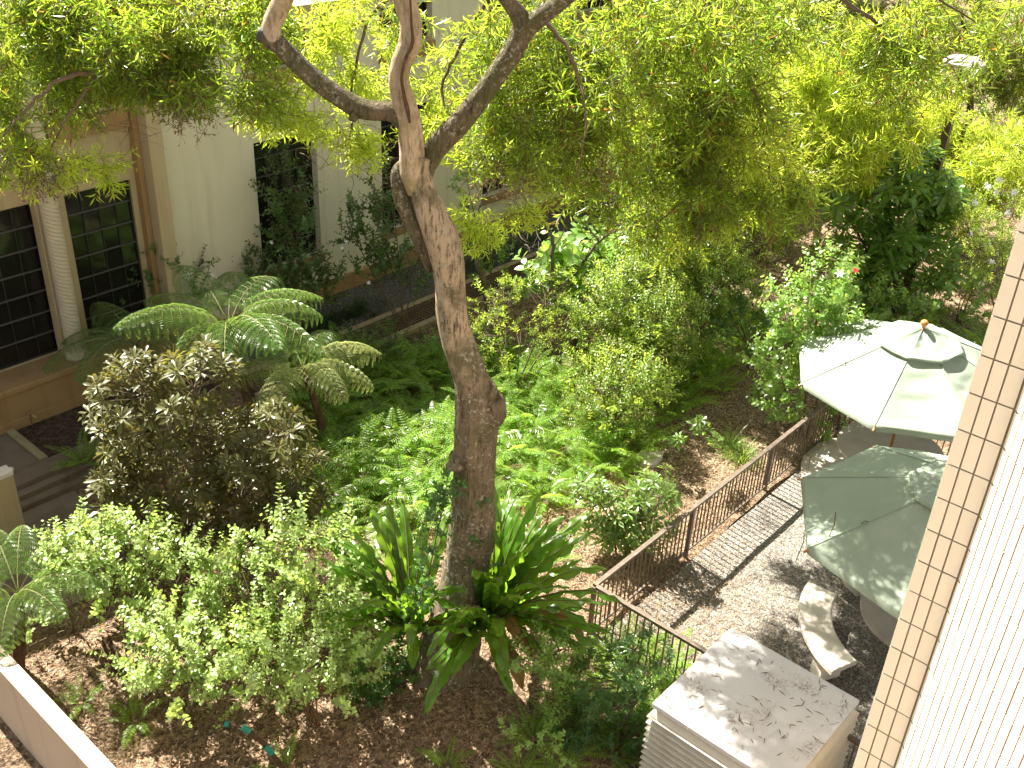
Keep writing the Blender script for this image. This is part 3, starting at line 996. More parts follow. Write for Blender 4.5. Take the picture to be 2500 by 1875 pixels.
local(MB().box((0.5, 17.0, LOW_ROOF), (9.9, 26.0, LOW_ROOF + 0.12)), 'roof', M['tan'])
# pilaster between bay and block
local(MB().box((9.64, 17.0, 0.2), (9.93, 17.6, LOW_ROOF)), 'pilaster', M['tan'], bevel=0.015)
local(MB().box((9.52, 17.28, 0.2), (9.636, 17.46, LOW_ROOF)), 'pilaster_shade', M['tan_brown'], bevel=0.01)  # ochre strip stands in for the shade on the pilaster's side
# ledge the columns stand on
local(MB().box((0.5, 16.74, 0.985), (9.636, 17.46, 1.11)), 'ledge', M['tan_brown'], bevel=0.025)
local(MB().box((0.5, 16.80, 0.2), (9.634, 17.40, 0.985)), 'ledge_wall', M['tan_brown'])
local(MB().box((0.5, 16.775, 0.2), (9.632, 16.81, 0.46)), 'base_course', M['tan_brown'], bevel=0.01)
def twisted(cx, cy, z0, z1, r):
    n, turns, k = 40, 0.30, 420
    V, F = [], []
    for i in range(k + 1):
        z = z0 + (z1 - z0) * i / k
        for j in range(n):
            a = 2 * math.pi * j / n
            rr = r * (1 + 0.05 * math.cos(5 * a + z * 2 * math.pi / 0.075))
            V.append((cx + rr * math.cos(a), cy + rr * math.sin(a), z))
    for i in range(k):
        for j in range(n):
            F.append((i * n + j, i * n + (j + 1) % n, (i + 1) * n + (j + 1) % n, (i + 1) * n + j))
    return V, F
for cx in (7.66, 4.6):
    c = MB(); c.add(*twisted(cx, 17.08, 1.24, LOW_ROOF, 0.155)); co = local(c, 'column', M['stone'], smooth=True)
    b = MB(); b.lathe([(0.21, 1.11), (0.215, 1.15), (0.20, 1.19), (0.175, 1.21), (0.18, 1.25), (0.16, 1.27)], 32, (cx, 17.08, 0))
    local(b, 'column_base', M['stone'], co, smooth=True)
    local(MB().box((cx - 0.17, 17.22, 1.11), (cx + 0.17, 17.452, LOW_ROOF)), 'engaged_pier', M['tan'], bevel=0.01)
# the back of the building, so that its roof is carried
bw = MB()
bw.add([(0.5, 17.45, 0.2), (0.5, 26, 0.2), (0.5, 26, LOW_ROOF), (0.5, 17.45, LOW_ROOF)], [(0, 3, 2, 1)])
bw.add([(0.5, 26, 0.2), (42, 26, 0.2), (42, 26, LOW_ROOF), (0.5, 26, LOW_ROOF)], [(0, 3, 2, 1)])
local(bw, 'back_wall', M['cream'])

# tap on a standpipe by the bay
tp = thing('garden_tap', 'small brass tap on a standpipe at the foot of the bay', 'tap', (6.42, 16.62, 0.27))
MB().tube([(0, 0, -0.05), (0, 0, 0.30)], 0.014, 8).build('pipe', M['twig_red'], tp, smooth=True)
MB().tube([(0, -0.01, 0.28), (0.03, -0.06, 0.30), (0.05, -0.10, 0.27), (0.05, -0.11, 0.23)], [0.02, 0.022, 0.017, 0.016], 8).build('spout', M['brass'], tp, smooth=True)
MB().lathe([(0.004, 0.30), (0.035, 0.335), (0.035, 0.35), (0.004, 0.35)], 10).build('handle', M['brass'], tp, smooth=True)

# ------------------------------------------------------------------ drain grating along the building
dg = thing('drain_grating', 'long rusty steel drain grating in a concrete channel beside the building', 'grating', (12.0, 15.15, 0.28))
pm = MB()
for i in range(8):
    y = -0.33 + 0.66 * i / 7
    pm.box((0.004, y - 0.006, 0.0), (0.996, y + 0.006, 0.035))
for i in range(11):
    x = 0.01 + 0.98 * i / 10
    pm.box((x - 0.005, -0.35, 0.026), (x + 0.005, 0.35, 0.0375))
M['grate'] = plain_mat('rusty_grate', (0.17, 0.115, 0.075), 0.8, 0.25, 12, 0.3, 80)
pmesh = pm.mesh('grating_panel', M['grate'])
for i in range(22):
    link('grating_panel', pmesh, dg, (-2.0 + i, 0, 0.03))
M['channel'] = plain_mat('channel_concrete', (0.33, 0.25, 0.165), 0.9, 0.2, 5, 0.3, 90)
MB().box((-2.1, 0.35, -0.2), (30, 0.50, 0.075)).build('channel_edge', M['channel'], dg, bevel=0.01)
MB().box((-2.1, -0.50, -0.2), (30, -0.35, 0.075)).build('channel_edge', M['channel'], dg, bevel=0.01)
MB().box((-2.1, -0.352, -0.2), (30, 0.352, -0.02)).build('channel_bottom', M['soil_dark'], dg)  # dark sheet close under the bars, in place of a deep dark pit

# ------------------------------------------------------------------ tiled pier of the near building (right edge)
X0, YM, YL = 6.18, 1.21, 1.502
PO = np.array([X0, YM, 0.0])
tb = thing('tiled_building', 'near building corner faced with beige tiles, one side blazing in the sun', 'building', PO)
d45 = np.array([-0.7255, -0.6883, 0.0])
nrm45 = np.array([-0.6883, 0.7255, 0.0])
LEN45 = 5.5
corner = [(X0 + 0.006, YL - 0.004), (X0 + 0.006, YM), tuple((np.array([X0, YM]) + d45[:2] * LEN45 - nrm45[:2] * 0.006)),
          tuple((np.array([X0, YM]) + d45[:2] * LEN45 + np.array([3.5, -3.0]))), (X0 + 3.2, YL - 1.5), (X0 + 3.2, YL - 0.004)]
core = MB()
nv = len(corner)
core.add([(x - PO[0], y - PO[1], z) for z in (-0.2, 13.0) for x, y in corner],
         [tuple(range(nv)), tuple(range(nv, 2 * nv))[::-1]] + [(k, nv + k, nv + (k + 1) % nv, (k + 1) % nv) for k in range(nv)])
core.build('core', M['grout'], tb)
RH = 0.2675
Z_J = 6.538
def tile_mesh(w, h, t=0.010, g=0.0055, bev=0.003):
    mb = MB()
    a, b = w / 2 - g / 2, h / 2 - g / 2
    V = [(-a, 0, -b), (a, 0, -b), (a, 0, b), (-a, 0, b), (-a + bev, t, -b + bev), (a - bev, t, -b + bev), (a - bev, t, b - bev), (-a + bev, t, b - bev)]
    F = [(4, 5, 6, 7), (0, 1, 5, 4), (1, 2, 6, 5), (2, 3, 7, 6), (3, 0, 4, 7)]
    mb.add(V, F[:1]); mb.add(V, F[1:], 1)
    return mb.mesh('tile', [M['tile'], M['tile_side']])
def tile_place(meshes, centre2, axis2, out2, w, z, far):
    R = Matrix(((axis2[0], out2[0], 0), (axis2[1], out2[1], 0), (0, 0, 1))).to_4x4()
    jit = Matrix.Translation(Vector((0, random.uniform(-0.0015, 0.0015), 0))) @ Matrix.Rotation(random.uniform(-0.006, 0.006), 4, 'Z')
    mm = Matrix.Translation(Vector((centre2[0] - PO[0], centre2[1] - PO[1], z))) @ R @ jit
    if far is None:
        link('tile', meshes, tb, mat=mm)
    else:
        far.append((meshes, mm))
FAR = []
cols = [(YL, 1.409), (1.409, 1.318), (1.318, YM + 0.002)]
tms = [tile_mesh(a - b, RH) for a, b in cols]
for r in range(-22, 22):
    z = Z_J + RH * (r + 0.5)
    inview = 3.6 < z < 9.4
    for (a, b), me in zip(cols, tms):
        tile_place(me, (X0 + 0.004, (a + b) / 2), (0, -1), (-1, 0), a - b, z, None if inview else FAR)
w45 = 0.091
tm45 = tile_mesh(w45, RH, 0.011, 0.011, 0.002)
n45 = 0
for c in range(40):
    ctr = np.array([X0, YM]) + d45[:2] * (w45 * (c + 0.5) + 0.012) - nrm45[:2] * 0.004
    for r in range(-22, 22):
        z = Z_J + RH * (r + 0.5)
        # keep single objects for the tiles the picture shows largest
        near = c < 13 and 4.3 + 0.12 * c < z < 7.6 + 0.22 * c and n45 < 225
        n45 += near
        tile_place(tm45, ctr, d45[:2], nrm45[:2], w45, z, None if near else FAR)
tm_ = MB()
cache = {}
for me, mm in FAR:
    if me.name not in cache:
        cache[me.name] = ([v.co.copy() for v in me.vertices], [tuple(p.vertices) for p in me.polygons])
    vs, fs = cache[me.name]
    tm_.add([tuple(mm @ v) for v in vs], fs[:1]); tm_.add([tuple(mm @ v) for v in vs], fs[1:], 1)
fo = tm_.build('tile_field', [M['tile'], M['tile_side']], tb)
fo['kind'] = 'stuff'

# ------------------------------------------------------------------ patio fence
fe = thing('metal_fence', 'bronze painted metal railing with square balusters round the gravel patio', 'fence', (9.53, 6.33, 0))
def run(p0, p1, name_posts, zb=0.0, h=1.0):
    p0, p1 = np.array(p0, float), np.array(p1, float)
    L = np.linalg.norm(p1 - p0); d = (p1 - p0) / L
    ang = math.atan2(d[1], d[0])
    Rz = Matrix.Rotation(ang, 4, 'Z')
    o = np.array([9.53, 6.33])
    T = Matrix.Translation(Vector((*(p0 - o), 0))) @ Rz
    link('top_rail', MB().box((0.0, -0.035, h - 0.045), (L, 0.035, h)).mesh('top_rail', M['fence']), fe, mat=T)
    link('bottom_rail', MB().box((0.02, -0.018, 0.09), (L - 0.02, 0.018, 0.125)).mesh('bottom_rail', M['fence']), fe, mat=T)
    n = int(L / 0.118)
    for i in range(1, n):
        link('baluster', BAL, fe, mat=T @ Matrix.Translation(Vector((L * i / n, 0, 0))) @ Matrix.Rotation(random.uniform(-0.01, 0.01), 4, 'X'))
    for s in name_posts:
        link('post', POST, fe, mat=T @ Matrix.Translation(Vector((s, 0, 0))))
BAL = MB().box((-0.009, -0.009, 0.125), (0.009, 0.009, 0.957)).mesh('baluster', M['fence'])
POST = MB().box((-0.028, -0.028, -0.1), (0.028, 0.028, 0.956)).mesh('post', M['fence'])
run((9.53, 6.33), (17.6, 6.36), (0.0, 2.55, 5.1, 7.9))
run((9.53, 6.294), (9.53, -3.0), (2.6, 5.2))
run((17.6, 6.32), (17.6, -3.0), (0.0, 2.6, 5.2))

# ------------------------------------------------------------------ louvred vent box
vx, vy, vz = 8.755, 3.365, 1.5
vb = thing('louvred_vent_box', 'big square louvred vent housing with a rust stained white lid', 'vent', (vx, vy, 0))
hw = 0.885
MB().box((-hw, -hw, vz - 0.075), (hw, hw, vz)).build('lid', M['lid'], vb, bevel=0.012)
MB().box((-hw + 0.04, -hw + 0.04, vz - 0.10), (hw - 0.04, hw - 0.04, vz - 0.075)).build('lid_rim', M['louver'], vb)
core_w = hw - 0.10
MB().box((-core_w, -core_w, 0), (core_w, core_w, vz - 0.10)).build('housing', M['louver'], vb)
def louvre_mesh(wid, drop, t=0.006):
    a = wid
    mb = MB()
    i, o = core_w - 0.005, core_w + 0.13
    V = []
    for zz in (0, -t):
        V += [(-i, i, zz), (i, i, zz), (o, o, zz - drop), (-o, o, zz - drop)]
    V2 = V
    F = [(0, 1, 2, 3)[::-1], (4, 5, 6, 7), (3, 2, 6, 7)[::-1], (0, 3, 7, 4)[::-1], (1, 5, 6, 2)[::-1]]
    # lip
    V += [(-o, o, -drop - t), (o, o, -drop - t), (o, o, -drop - t - 0.012), (-o, o, -drop - t - 0.012)]
    F += [(8, 9, 10, 11)]
    mb.add(V, F)
    return mb.mesh('slat', M['louver'])
lm = louvre_mesh(1, 0.055)
for k in range(13):
    z = vz - 0.165 - 0.1 * k
    for s in range(4):
        link('slat', lm, vb, mat=Matrix.Rotation(math.pi / 2 * s, 4, 'Z') @ Matrix.Translation(Vector((0, 0, z))))
# skirt sheet under the lid
for s in range(4):
    o_ = core_w + 0.13
    mb = MB(); i_ = core_w - 0.005
    mb.add([(-i_ - 0.03, i_ + 0.03, vz - 0.101), (i_ + 0.03, i_ + 0.03, vz - 0.101), (o_ - 0.02, o_ - 0.02, vz - 0.20), (-o_ + 0.02, o_ - 0.02, vz - 0.20)], [(3, 2, 1, 0)])
    link('skirt', mb.mesh('skirt', M['louver']), vb, mat=Matrix.Rotation(math.pi / 2 * s, 4, 'Z'))

# ------------------------------------------------------------------ concrete tables, benches, umbrellas
def arc_slab(r0, r1, a0, a1, z0, z1, n=28, bev=0.02):
    V, F = [], []
    prof = [(r0, z0), (r1, z0), (r1, z1 - bev), (r1 - bev, z1), (r0 + bev, z1), (r0, z1 - bev)]
    k = len(prof)
    for i in range(n + 1):
        a = a0 + (a1 - a0) * i / n
        for r, z in prof:
            V.append((r * math.cos(a), r * math.sin(a), z))
    for i in range(n):
        for j in range(k):
            F.append((i * k + j, i * k + (j + 1) % k, (i + 1) * k + (j + 1) % k, (i + 1) * k + j))
    F.append(tuple(range(k))); F.append(tuple(n * k + j for j in range(k))[::-1])
    return V, F
def table(c, label):
    t = thing('round_table', label, 'table', (c[0], c[1], 0), 'round concrete patio tables')
    MB().lathe([(0.86, 0.665), (0.905, 0.67), (0.925, 0.69), (0.93, 0.735), (0.92, 0.752), (0.90, 0.757)], 56).build('table_top', M['table_top'], t)
    MB().lathe([(0.36, 0.0), (0.37, 0.06), (0.33, 0.16), (0.24, 0.30), (0.20, 0.42), (0.23, 0.56), (0.33, 0.665)], 32).build('pedestal', M['patio_concrete'], t, smooth=True)
    return t
def bench(c, a0, a1, label):
    b = thing('curved_bench', label, 'bench', (c[0], c[1], 0), 'curved concrete benches')
    s = MB(); s.add(*arc_slab(1.27, 1.74, math.radians(a0), math.radians(a1), 0.37, 0.455)); s.build('seat', M['patio_concrete'], b)
    for f in (0.18, 0.82):
        a = math.radians(a0 + (a1 - a0) * f)
        l = MB(); l.add(*arc_slab(1.33, 1.68, a - 0.07, a + 0.07, 0.0, 0.37, 4, 0.005)); l.build('leg', M['patio_concrete'], b)
TC2, TC1 = (12.58, 2.68), (16.40, 4.95)
table(TC2, 'round concrete table under the lower green umbrella')
bench(TC2, 96, 160, 'curved pale concrete bench behind the vent box')
bench(TC2, -10, 76, 'curved concrete bench whose lit end shows past the lower umbrella edge')
table(TC1, 'round concrete table hidden under the upper green umbrella')
# round paving with a brick edge round the far table
pv = thing('round_paving', 'round pale paving with brick edging between the umbrellas', 'paving', (TC1[0], TC1[1], 0))
MB().lathe([(1.30, -0.05), (1.30, 0.05)], 64).build('pad', M['patio_concrete'], pv)
bm = MB(); bm.add(*arc_slab(1.305, 1.44, -0.060, 0.060, -0.05, 0.062, 3, 0.008)); bme = bm.mesh('brick', M['brick'])
for i in range(48):
    link('brick', bme, pv, mat=Matrix.Rotation(2 * math.pi * (i + random.uniform(-0.03, 0.03)) / 48, 4, 'Z') @ Matrix.Translation(Vector((0, 0, random.uniform(-0.006, 0.006)))))

def umbrella(c, zr, R, rise, rot, tilt, label, seed):
    u = thing('patio_umbrella', label, 'umbrella', (c[0], c[1], 0), 'sage green market umbrellas')
    rng = np.random.default_rng(seed)
    Tt = Matrix.Translation(Vector((0, 0, zr + rise))) @ Matrix.Rotation(tilt[0], 4, 'X') @ Matrix.Rotation(tilt[1], 4, 'Y') @ Matrix.Translation(Vector((0, 0, -zr - rise)))
    def shell(r0, r1, z0, z1, nr, sag, lip, wr):
        na = 8 * 14
        V, F = [], []
        rows = list(np.linspace(0, 1, nr))
        for t in rows:
            for k in range(na):
                a = 2 * math.pi * k / na
                ph = (k % 14) / 14.0
                seg = math.pi / 4
                da = (ph - 0.5) * seg
                poly = math.cos(seg / 2) / math.cos(da)          # straight sides between ribs
                rr = (r0 + (r1 - r0) * t) * (1 + (poly - 1) * min(1, t * 1.4 + r0 * 0.3))
                z = z0 + (z1 - z0) * t
                bow = math.sin(math.pi * ph)
                z -= sag * bow * math.sin(math.pi * min(1, t * 0.9 + 0.1)) ** 0.7
                z += wr * bow * (math.sin(t * 40 + 3 * math.sin(a * 3 + seed)) * 0.5 + math.sin(t * 23 + a * 5)) * (0.3 + 0.7 * (1 if math.sin(a * 1.0 + seed) > -0.2 else 0.2))
                V.append((rr * math.cos(a + rot), rr * math.sin(a + rot), z))
        for i in range(nr - 1):
            for k in range(na):
                F.append((i * na + k, i * na + (k + 1) % na, (i + 1) * na + (k + 1) % na, (i + 1) * na + k))
        if lip > 0:
            b = len(V); o = (nr - 1) * na
            for k in range(na):
                x, y, z = V[o + k]
                V.append((x * 1.002, y * 1.002, z - lip))
            for k in range(na):
                F.append((o + k, o + (k + 1) % na, b + (k + 1) % na, b + k))
        return V, F
    mb = MB(); mb.add(*shell(0.30 * R, R, zr + rise * 0.70, zr, 30, 0.085, 0.10, 0.013)); cano = mb.build('canopy', M['canvas'], u, smooth=True)
    mb = MB(); mb.add(*shell(0.012, 0.36 * R, zr + rise * 1.0, zr + rise * 0.73, 14, 0.06, 0.03, 0.016)); vent = mb.build('vent_cap', M['canvas'], u, smooth=True)
    fin = MB(); zt = zr + rise
    fin.lathe([(0.02, -0.02), (0.028, 0.02), (0.022, 0.03), (0.05, 0.05), (0.066, 0.085), (0.062, 0.115), (0.04, 0.14), (0.012, 0.15)], 20, (0, 0, zt))
    fino = fin.build('finial', M['wood'], u, smooth=True)
    pole = MB().tube([(0, 0, 0.0), (0, 0, zt)], 0.026, 12).build('pole', M['wood_pole'], u, smooth=True)
    parts = [cano, vent, fino]
    rm = MB().box((0.05, -0.012, -0.035), (1.0, 0.012, -0.008)).mesh('rib', M['wood_pole'])
    for k in range(8):
        a = rot + k * math.pi / 4
        sl = math.atan2(rise * 0.98, R * 1.0)
        e = Matrix.Rotation(a, 4, 'Z') @ Matrix.Translation(Vector((0, 0, zt - 0.03))) @ Matrix.Rotation(sl, 4, 'Y') @ Matrix.Scale(math.hypot(R, rise) * 1.03, 4, Vector((1, 0, 0)))
        parts.append(link('rib', rm, u, mat=e))
        sp = []
        for q_ in np.linspace(0.31, 1.0, 12):
            sp.append((q_ * R * math.cos(a), q_ * R * math.sin(a), zr + rise * 0.70 * (1 - (q_ - 0.30) / 0.70) + 0.004))
        parts.append(MB().tube(sp, 0.0075, 5).build('seam', M['canvas_seam'], u))
        if k % 3:
            continue
        # tie loop at the seam
        p = Vector((0.66 * R * math.cos(a), 0.66 * R * math.sin(a), zr + rise * 0.335 + 0.02))
        lp = MB().tube([p + Vector((-0.05 * math.cos(a) , -0.05 * math.sin(a), 0.012)), p + Vector((0, 0, 0.035)), p + Vector((0.05 * math.cos(a), 0.05 * math.sin(a), -0.008))], 0.006, 5)
        parts.append(lp.build('tie_loop', M['cap_metal'], u))
    for o in parts:
        o.matrix_basis = Tt @ o.matrix_basis
    return u
u1 = umbrella(TC1, 2.27, 2.0, 0.88, math.radians(7.5), (0, math.radians(-2)), 'upper sage green patio umbrella with an orange ball finial', 3)
u2 = umbrella(TC2, 2.25, 2.14, 0.92, math.radians(8.5), (0, 0), 'lower sage green patio umbrella with dappled shade', 8)
# hanging tie cords of the lower umbrella
for px, py, ln in ((2040, 1250, 0.62), (1963, 1300, 0.5)):
    p = plane_p(px, py, (11.0, 4.0, 0))
    tc = MB().tube([p, p + np.array([0.01, -0.02, -ln * 0.3]), p + np.array([-0.02, 0.0, -ln * 0.7]), p + np.array([0.0, 0.02, -ln])], [0.006, 0.008, 0.007, 0.004], 5)
    co = tc.build('tie_cord', M['twig'], u2)
    co.matrix_parent_inverse = u2.matrix_world.inverted() if False else Matrix.Translation(-Vector((TC2[0], TC2[1], 0)))

# ------------------------------------------------------------------ lamp post among the far bushes
lpz = dp(2297, 379, 30)
lp = thing('lamp_post', 'brown square lamp post with a flat pale shade among yellow green foliage', 'lamp', (24.2, 7.95, 0))
MB().box((-0.085, -0.085, -0.1), (0.085, 0.085, 4.95)).build('post', M['lamp'], lp, bevel=0.01)
MB().tube([(0, 0, 4.95), (0, 0, 5.75)], 0.045, 10).build('neck', M['lamp'], lp)
MB().lathe([(0.05, 5.66), (0.42, 5.74), (0.44, 5.82), (0.34, 5.90), (0.06, 5.96)], 24).build('lamp_shade', M['lampshade'], lp)



# ================================================================== PLANTS
TB = np.array([7.62, 7.27, 0.0])

def depth_of(p):
    return float((np.asarray(p) - np.array([0, 0, CAM_H])) @ CF)

def limb_from_px(rows, base, back=None):
    """rows (px, py, width px[, shift away from the camera in m]) -> points and radii"""
    P, R = [], []
    hz = norm(np.array([CF[0], CF[1], 0.0]))
    for r in rows:
        sh = r[3] if len(r) > 3 else 0.0
        p = plane_p(r[0], r[1], np.asarray(base) + hz * sh)
        P.append(p); R.append(r[2] * depth_of(p) / FPX / 2)
    return np.array(P), np.array(R)

def gnarly(P, R, per=8, n=28, seed=0, lump=0.09, ridge=0.03):
    Q = catmull(P, per)
    rr = np.interp(np.linspace(0, len(R) - 1, len(Q)), np.arange(len(R)), R)
    rng = np.random.default_rng(seed)
    ph = rng.uniform(0, 6.28, 12)
    s = np.concatenate([[0], np.cumsum(np.linalg.norm(np.diff(Q, axis=0), axis=1))])
    A = 2 * np.pi * np.arange(n) / n
    W = np.ones((len(Q), n))
    for k in range(1, 4):
        W += lump / k * np.sin(k * A[None] + ph[k] + 1.3 * s[:, None] * k + np.sin(s[:, None] * 2.1 + ph[k + 4]))
    W += ridge * np.sin(9 * A[None] + ph[9] + 1.2 * np.sin(s[:, None] * 3)) + rng.normal(0, 0.012, W.shape)
    return Q, rr[:, None] * W

def limb_obj(name, rows, mat, parent, base, seed, per=8, n=28, lump=0.09, ridge=0.03, taper_cap=True, label=None):
    P, R = limb_from_px(rows, base)
    Q, W = gnarly(P, R, per, n, seed, lump, ridge)
    V, F = tube_np(Q - TB, W, n, True)
    mb = MB(); mb.add(V, F)
    o = mb.build(name, M[mat], parent, smooth=True)
    if label: o['label'] = label
    return o, Q

tree = thing('fern_pine_tree', 'large fern pine tree with a bent peeling trunk and three limbs', 'tree', TB)
trunk, TQ = limb_obj('trunk', [(1072, 1745, 250), (1080, 1660, 200), (1098, 1580, 150), (1118, 1480, 124), (1140, 1380, 112), (1152, 1290, 108), (1158, 1200, 104), (1160, 1120, 104), (1165, 1050, 108),
                               (1162, 985, 104), (1146, 920, 82), (1122, 850, 78), (1104, 780, 76), (1098, 700, 76), (1092, 640, 80), (1072, 575, 82), (1048, 510, 72), (1030, 455, 60), (1022, 410, 52), (1032, 380, 46)],
                        'bark', tree, TB, 1, 6, 40, 0.055, 0.02)
limb_obj('limb', [(1020, 470, 52), (1008, 420, 66), (1003, 360, 62), (998, 300, 60), (984, 245, 58), (974, 190, 50), (984, 145, 50), (1002, 105, 56), (1003, 50, 52), (990, 0, 56), (980, -80, 58), (960, -190, 50), (930, -320, 40)],
         'bark_pale', tree, TB, 2, 7, 30, 0.05, 0.015, label='pale peeling centre limb')
limb_obj('limb', [(985, 300, 44), (955, 275, 46), (910, 272, 48), (868, 262, 52), (820, 232, 48), (770, 196, 44), (722, 152, 44), (684, 112, 44), (655, 92, 42), (642, 86, 36)],
         'bark_dark', tree, TB, 3, 7, 28, 0.07, 0.02, label='mossy left limb with a sawn end')
limb_obj('limb', [(668, 98, 44), (662, 68, 48), (674, 35, 50), (690, 0, 50), (712, -60, 46), (735, -150, 40), (720, -260, 34)], 'bark_pale', tree, TB, 4, 7, 24, 0.05)
limb_obj('limb', [(1030, 440, 46, 0.1), (1046, 395, 52, 0.1), (1075, 350, 56, 0.1), (1120, 305, 54, 0.1), (1165, 250, 52, 0.1), (1205, 195, 50, 0.1), (1240, 145, 52, 0.1), (1266, 100, 54, 0.1), (1272, 50, 46, 0.1), (1245, 10, 36, 0.1), (1215, -40, 34, 0.1), (1190, -150, 30, 0.1)],
         'bark_dark', tree, TB, 5, 7, 28, 0.06, 0.02, label='dark mossy right limb')
limb_obj('limb', [(1262, 105, 48, 0.1), (1292, 65, 46, 0.1), (1325, 38, 44, 0.1), (1370, 5, 38, 0.1), (1450, -60, 36, 0.0), (1580, -140, 32, -0.2), (1750, -200, 26, -0.4), (1950, -230, 18, -0.6)], 'bark_dark', tree, TB, 6, 7, 20, 0.06)
limb_obj('limb', [(984, 392, 14, 0.08), (972, 425, 36, 0.08), (985, 490, 46, 0.08), (1008, 545, 44, 0.08), (1032, 600, 40, 0.08), (1052, 660, 24, 0.1)], 'bark_dark', tree, TB, 7, 7, 20, 0.06, label='shadowed fold of old limb')  # dark bark colour stands in for the shade on this fold
limb_obj('bark_crack', [(1001, -10, 5, -0.150), (1004, 60, 6, -0.150), (1006, 105, 9, -0.155), (990, 140, 10, -0.145), (980, 185, 8, -0.14), (984, 225, 9, -0.16), (992, 262, 12, -0.165), (1000, 300, 6, -0.17)], 'stump', tree, TB, 12, 6, 8, 0.2, label='dark weeping crack in the bark')
# swellings on the trunk
def burl(px, py, rpx, seed, mat='bark', sh=0.0, squash=1.0):
    p = plane_p(px, py, TB + np.array([CF[0], CF[1], 0]) * sh)
    r = rpx * depth_of(p) / FPX
    V, F = [], []
    rng = np.random.default_rng(seed); ph = rng.uniform(0, 6, 6)
    for i in range(13):
        th = math.pi * i / 12
        for k in range(20):
            a = 2 * math.pi * k / 20
            w = r * (1 + 0.12 * math.sin(3 * a + ph[0] + 2 * th) + 0.10 * math.sin(5 * th + ph[1] + a) + rng.normal(0, 0.02))
            V.append(p - TB + w * np.array([math.sin(th) * math.cos(a), math.sin(th) * math.sin(a), math.cos(th) * squash]))
    for i in range(12):
        for k in range(20):
            F.append((i * 20 + k, i * 20 + (k + 1) % 20, (i + 1) * 20 + (k + 1) % 20, (i + 1) * 20 + k))
    mb = MB(); mb.add(V, F); mb.build('burl', M[mat], tree, smooth=True)
burl(1202, 1000, 36, 1, 'bark', -0.05, 1.15); burl(1122, 1128, 32, 2, 'bark', -0.15, 0.75); burl(862, 285, 12, 3, 'bark_dark', -0.13); burl(1190, 960, 30, 5)
cutp = plane_p(640, 86, TB)
limb_obj('sawn_end', [(646, 88, 40), (632, 84, 37), (630, 83.5, 30)], 'cut', tree, TB, 9, 3, 20, 0.03)

# ---- podocarpus foliage of the big tree
PODS = variants(proto_pod, 6)
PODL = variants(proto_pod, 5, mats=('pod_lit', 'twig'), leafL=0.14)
PODD = variants(proto_pod, 3, mats=('pod_dry', 'twig_grey'), leafL=0.07, n=20)
PMATS = [M['pod'], M['twig']]

def crown(parent, origin, ellipses, protos, mats, rng, name='leaf_spray', scale=(0.8, 1.3), keep=300, droop=0.8, parts_left=None, stuff_name='foliage'):
    """hang sprays in lens-shaped clumps; the largest ones stay single parts"""
    items = []
    for (cx, cy, rx, ry, d0, d1, n) in ellipses:
        c3 = dp(cx, cy, (d0 + d1) / 2)
        rw, rh = rx * (d0 + d1) / 2 / FPX, ry * (d0 + d1) / 2 / FPX
        # a few sub clumps make the outline uneven
        subs = rng.normal(0, 0.55, (max(3, n // 14), 3))
        subs = subs / np.maximum(1, np.linalg.norm(subs, axis=1))[:, None]
        for i in range(n):
            s = subs[rng.integers(len(subs))] + rng.normal(0, 0.17, 3)
            p = c3 + CR * s[0] * rw - CD * s[1] * rh * -1 + CF * s[2] * (d1 - d0) / 2
            out = norm(np.array([s[0], s[1], 0]) + 1e-6)
            d = CR * s[0] * 0.6 + CF * s[2] * 0.4 + rng.normal(0, 0.55, 3) + np.array([0, 0, -droop])
            items.append((protos[rng.integers(len(protos))], p - origin, d, rng.uniform(*scale)))
    items.sort(key=lambda t: depth_of(t[1] + origin) / t[3])
    singles = items[:keep]; rest = items[keep:]
    for me, p, d, s in singles:
        put(me, name, parent, p, rot_to(d, rng.uniform(0, 6.28)), s)
    if rest:
        join_copies(stuff_name, [(me, p, rot_to(d, rng.uniform(0, 6.28)), s) for me, p, d, s in rest], mats, parent)
    return items

rngc = np.random.default_rng(21)
main_e = [  # cx, cy, rx, ry, depth near, far, sprays
    (60, 80, 150, 150, 10.5, 12.5, 220), (230, 40, 160, 110, 10.5, 12.8, 210), (400, 70, 150, 110, 10.5, 12.5, 190), (540, 50, 110, 120, 10.5, 12.5, 140), (585, 150, 45, 50, 11, 12, 26),
    (20, 270, 45, 100, 10.5, 11.5, 40), (330, -40, 300, 60, 10.5, 13, 130), (620, 0, 90, 60, 11, 13, 50),
    (1340, 190, 130, 190, 11.2, 13.4, 230), (1290, 330, 90, 90, 11.4, 12.8, 75), (1400, 360, 100, 90, 11.6, 13.6, 90), (1490, 130, 150, 160, 11.0, 13.5, 220), (1200, 60, 60, 60, 10.8, 12, 26), (960, 20, 60, 30, 10, 11, 10)]
main_r = [(1540, 330, 150, 150, 13.0, 15.5, 130), (1700, 120, 190, 150, 12.0, 15.0, 190), (1700, 330, 150, 150, 13.5, 16.0, 120), (1780, 420, 130, 90, 14.0, 16.5, 70), (1640, 450, 110, 80, 14.0, 16.5, 50),
    (1890, 470, 80, 80, 14.5, 16.5, 36), (1940, 60, 150, 60, 12.5, 15.5, 50), (2160, 30, 150, 60, 12.5, 15.5, 65), (2260, 110, 100, 70, 12.5, 15.0, 45), (2380, 70, 90, 70, 13, 15.5, 40)]
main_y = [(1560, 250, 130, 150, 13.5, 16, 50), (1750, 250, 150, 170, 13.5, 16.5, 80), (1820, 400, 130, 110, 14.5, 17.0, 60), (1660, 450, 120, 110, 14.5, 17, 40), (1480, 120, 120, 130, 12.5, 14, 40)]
crown(tree, TB, main_e, PODS, PMATS, rngc, keep=160, scale=(0.75, 1.3))
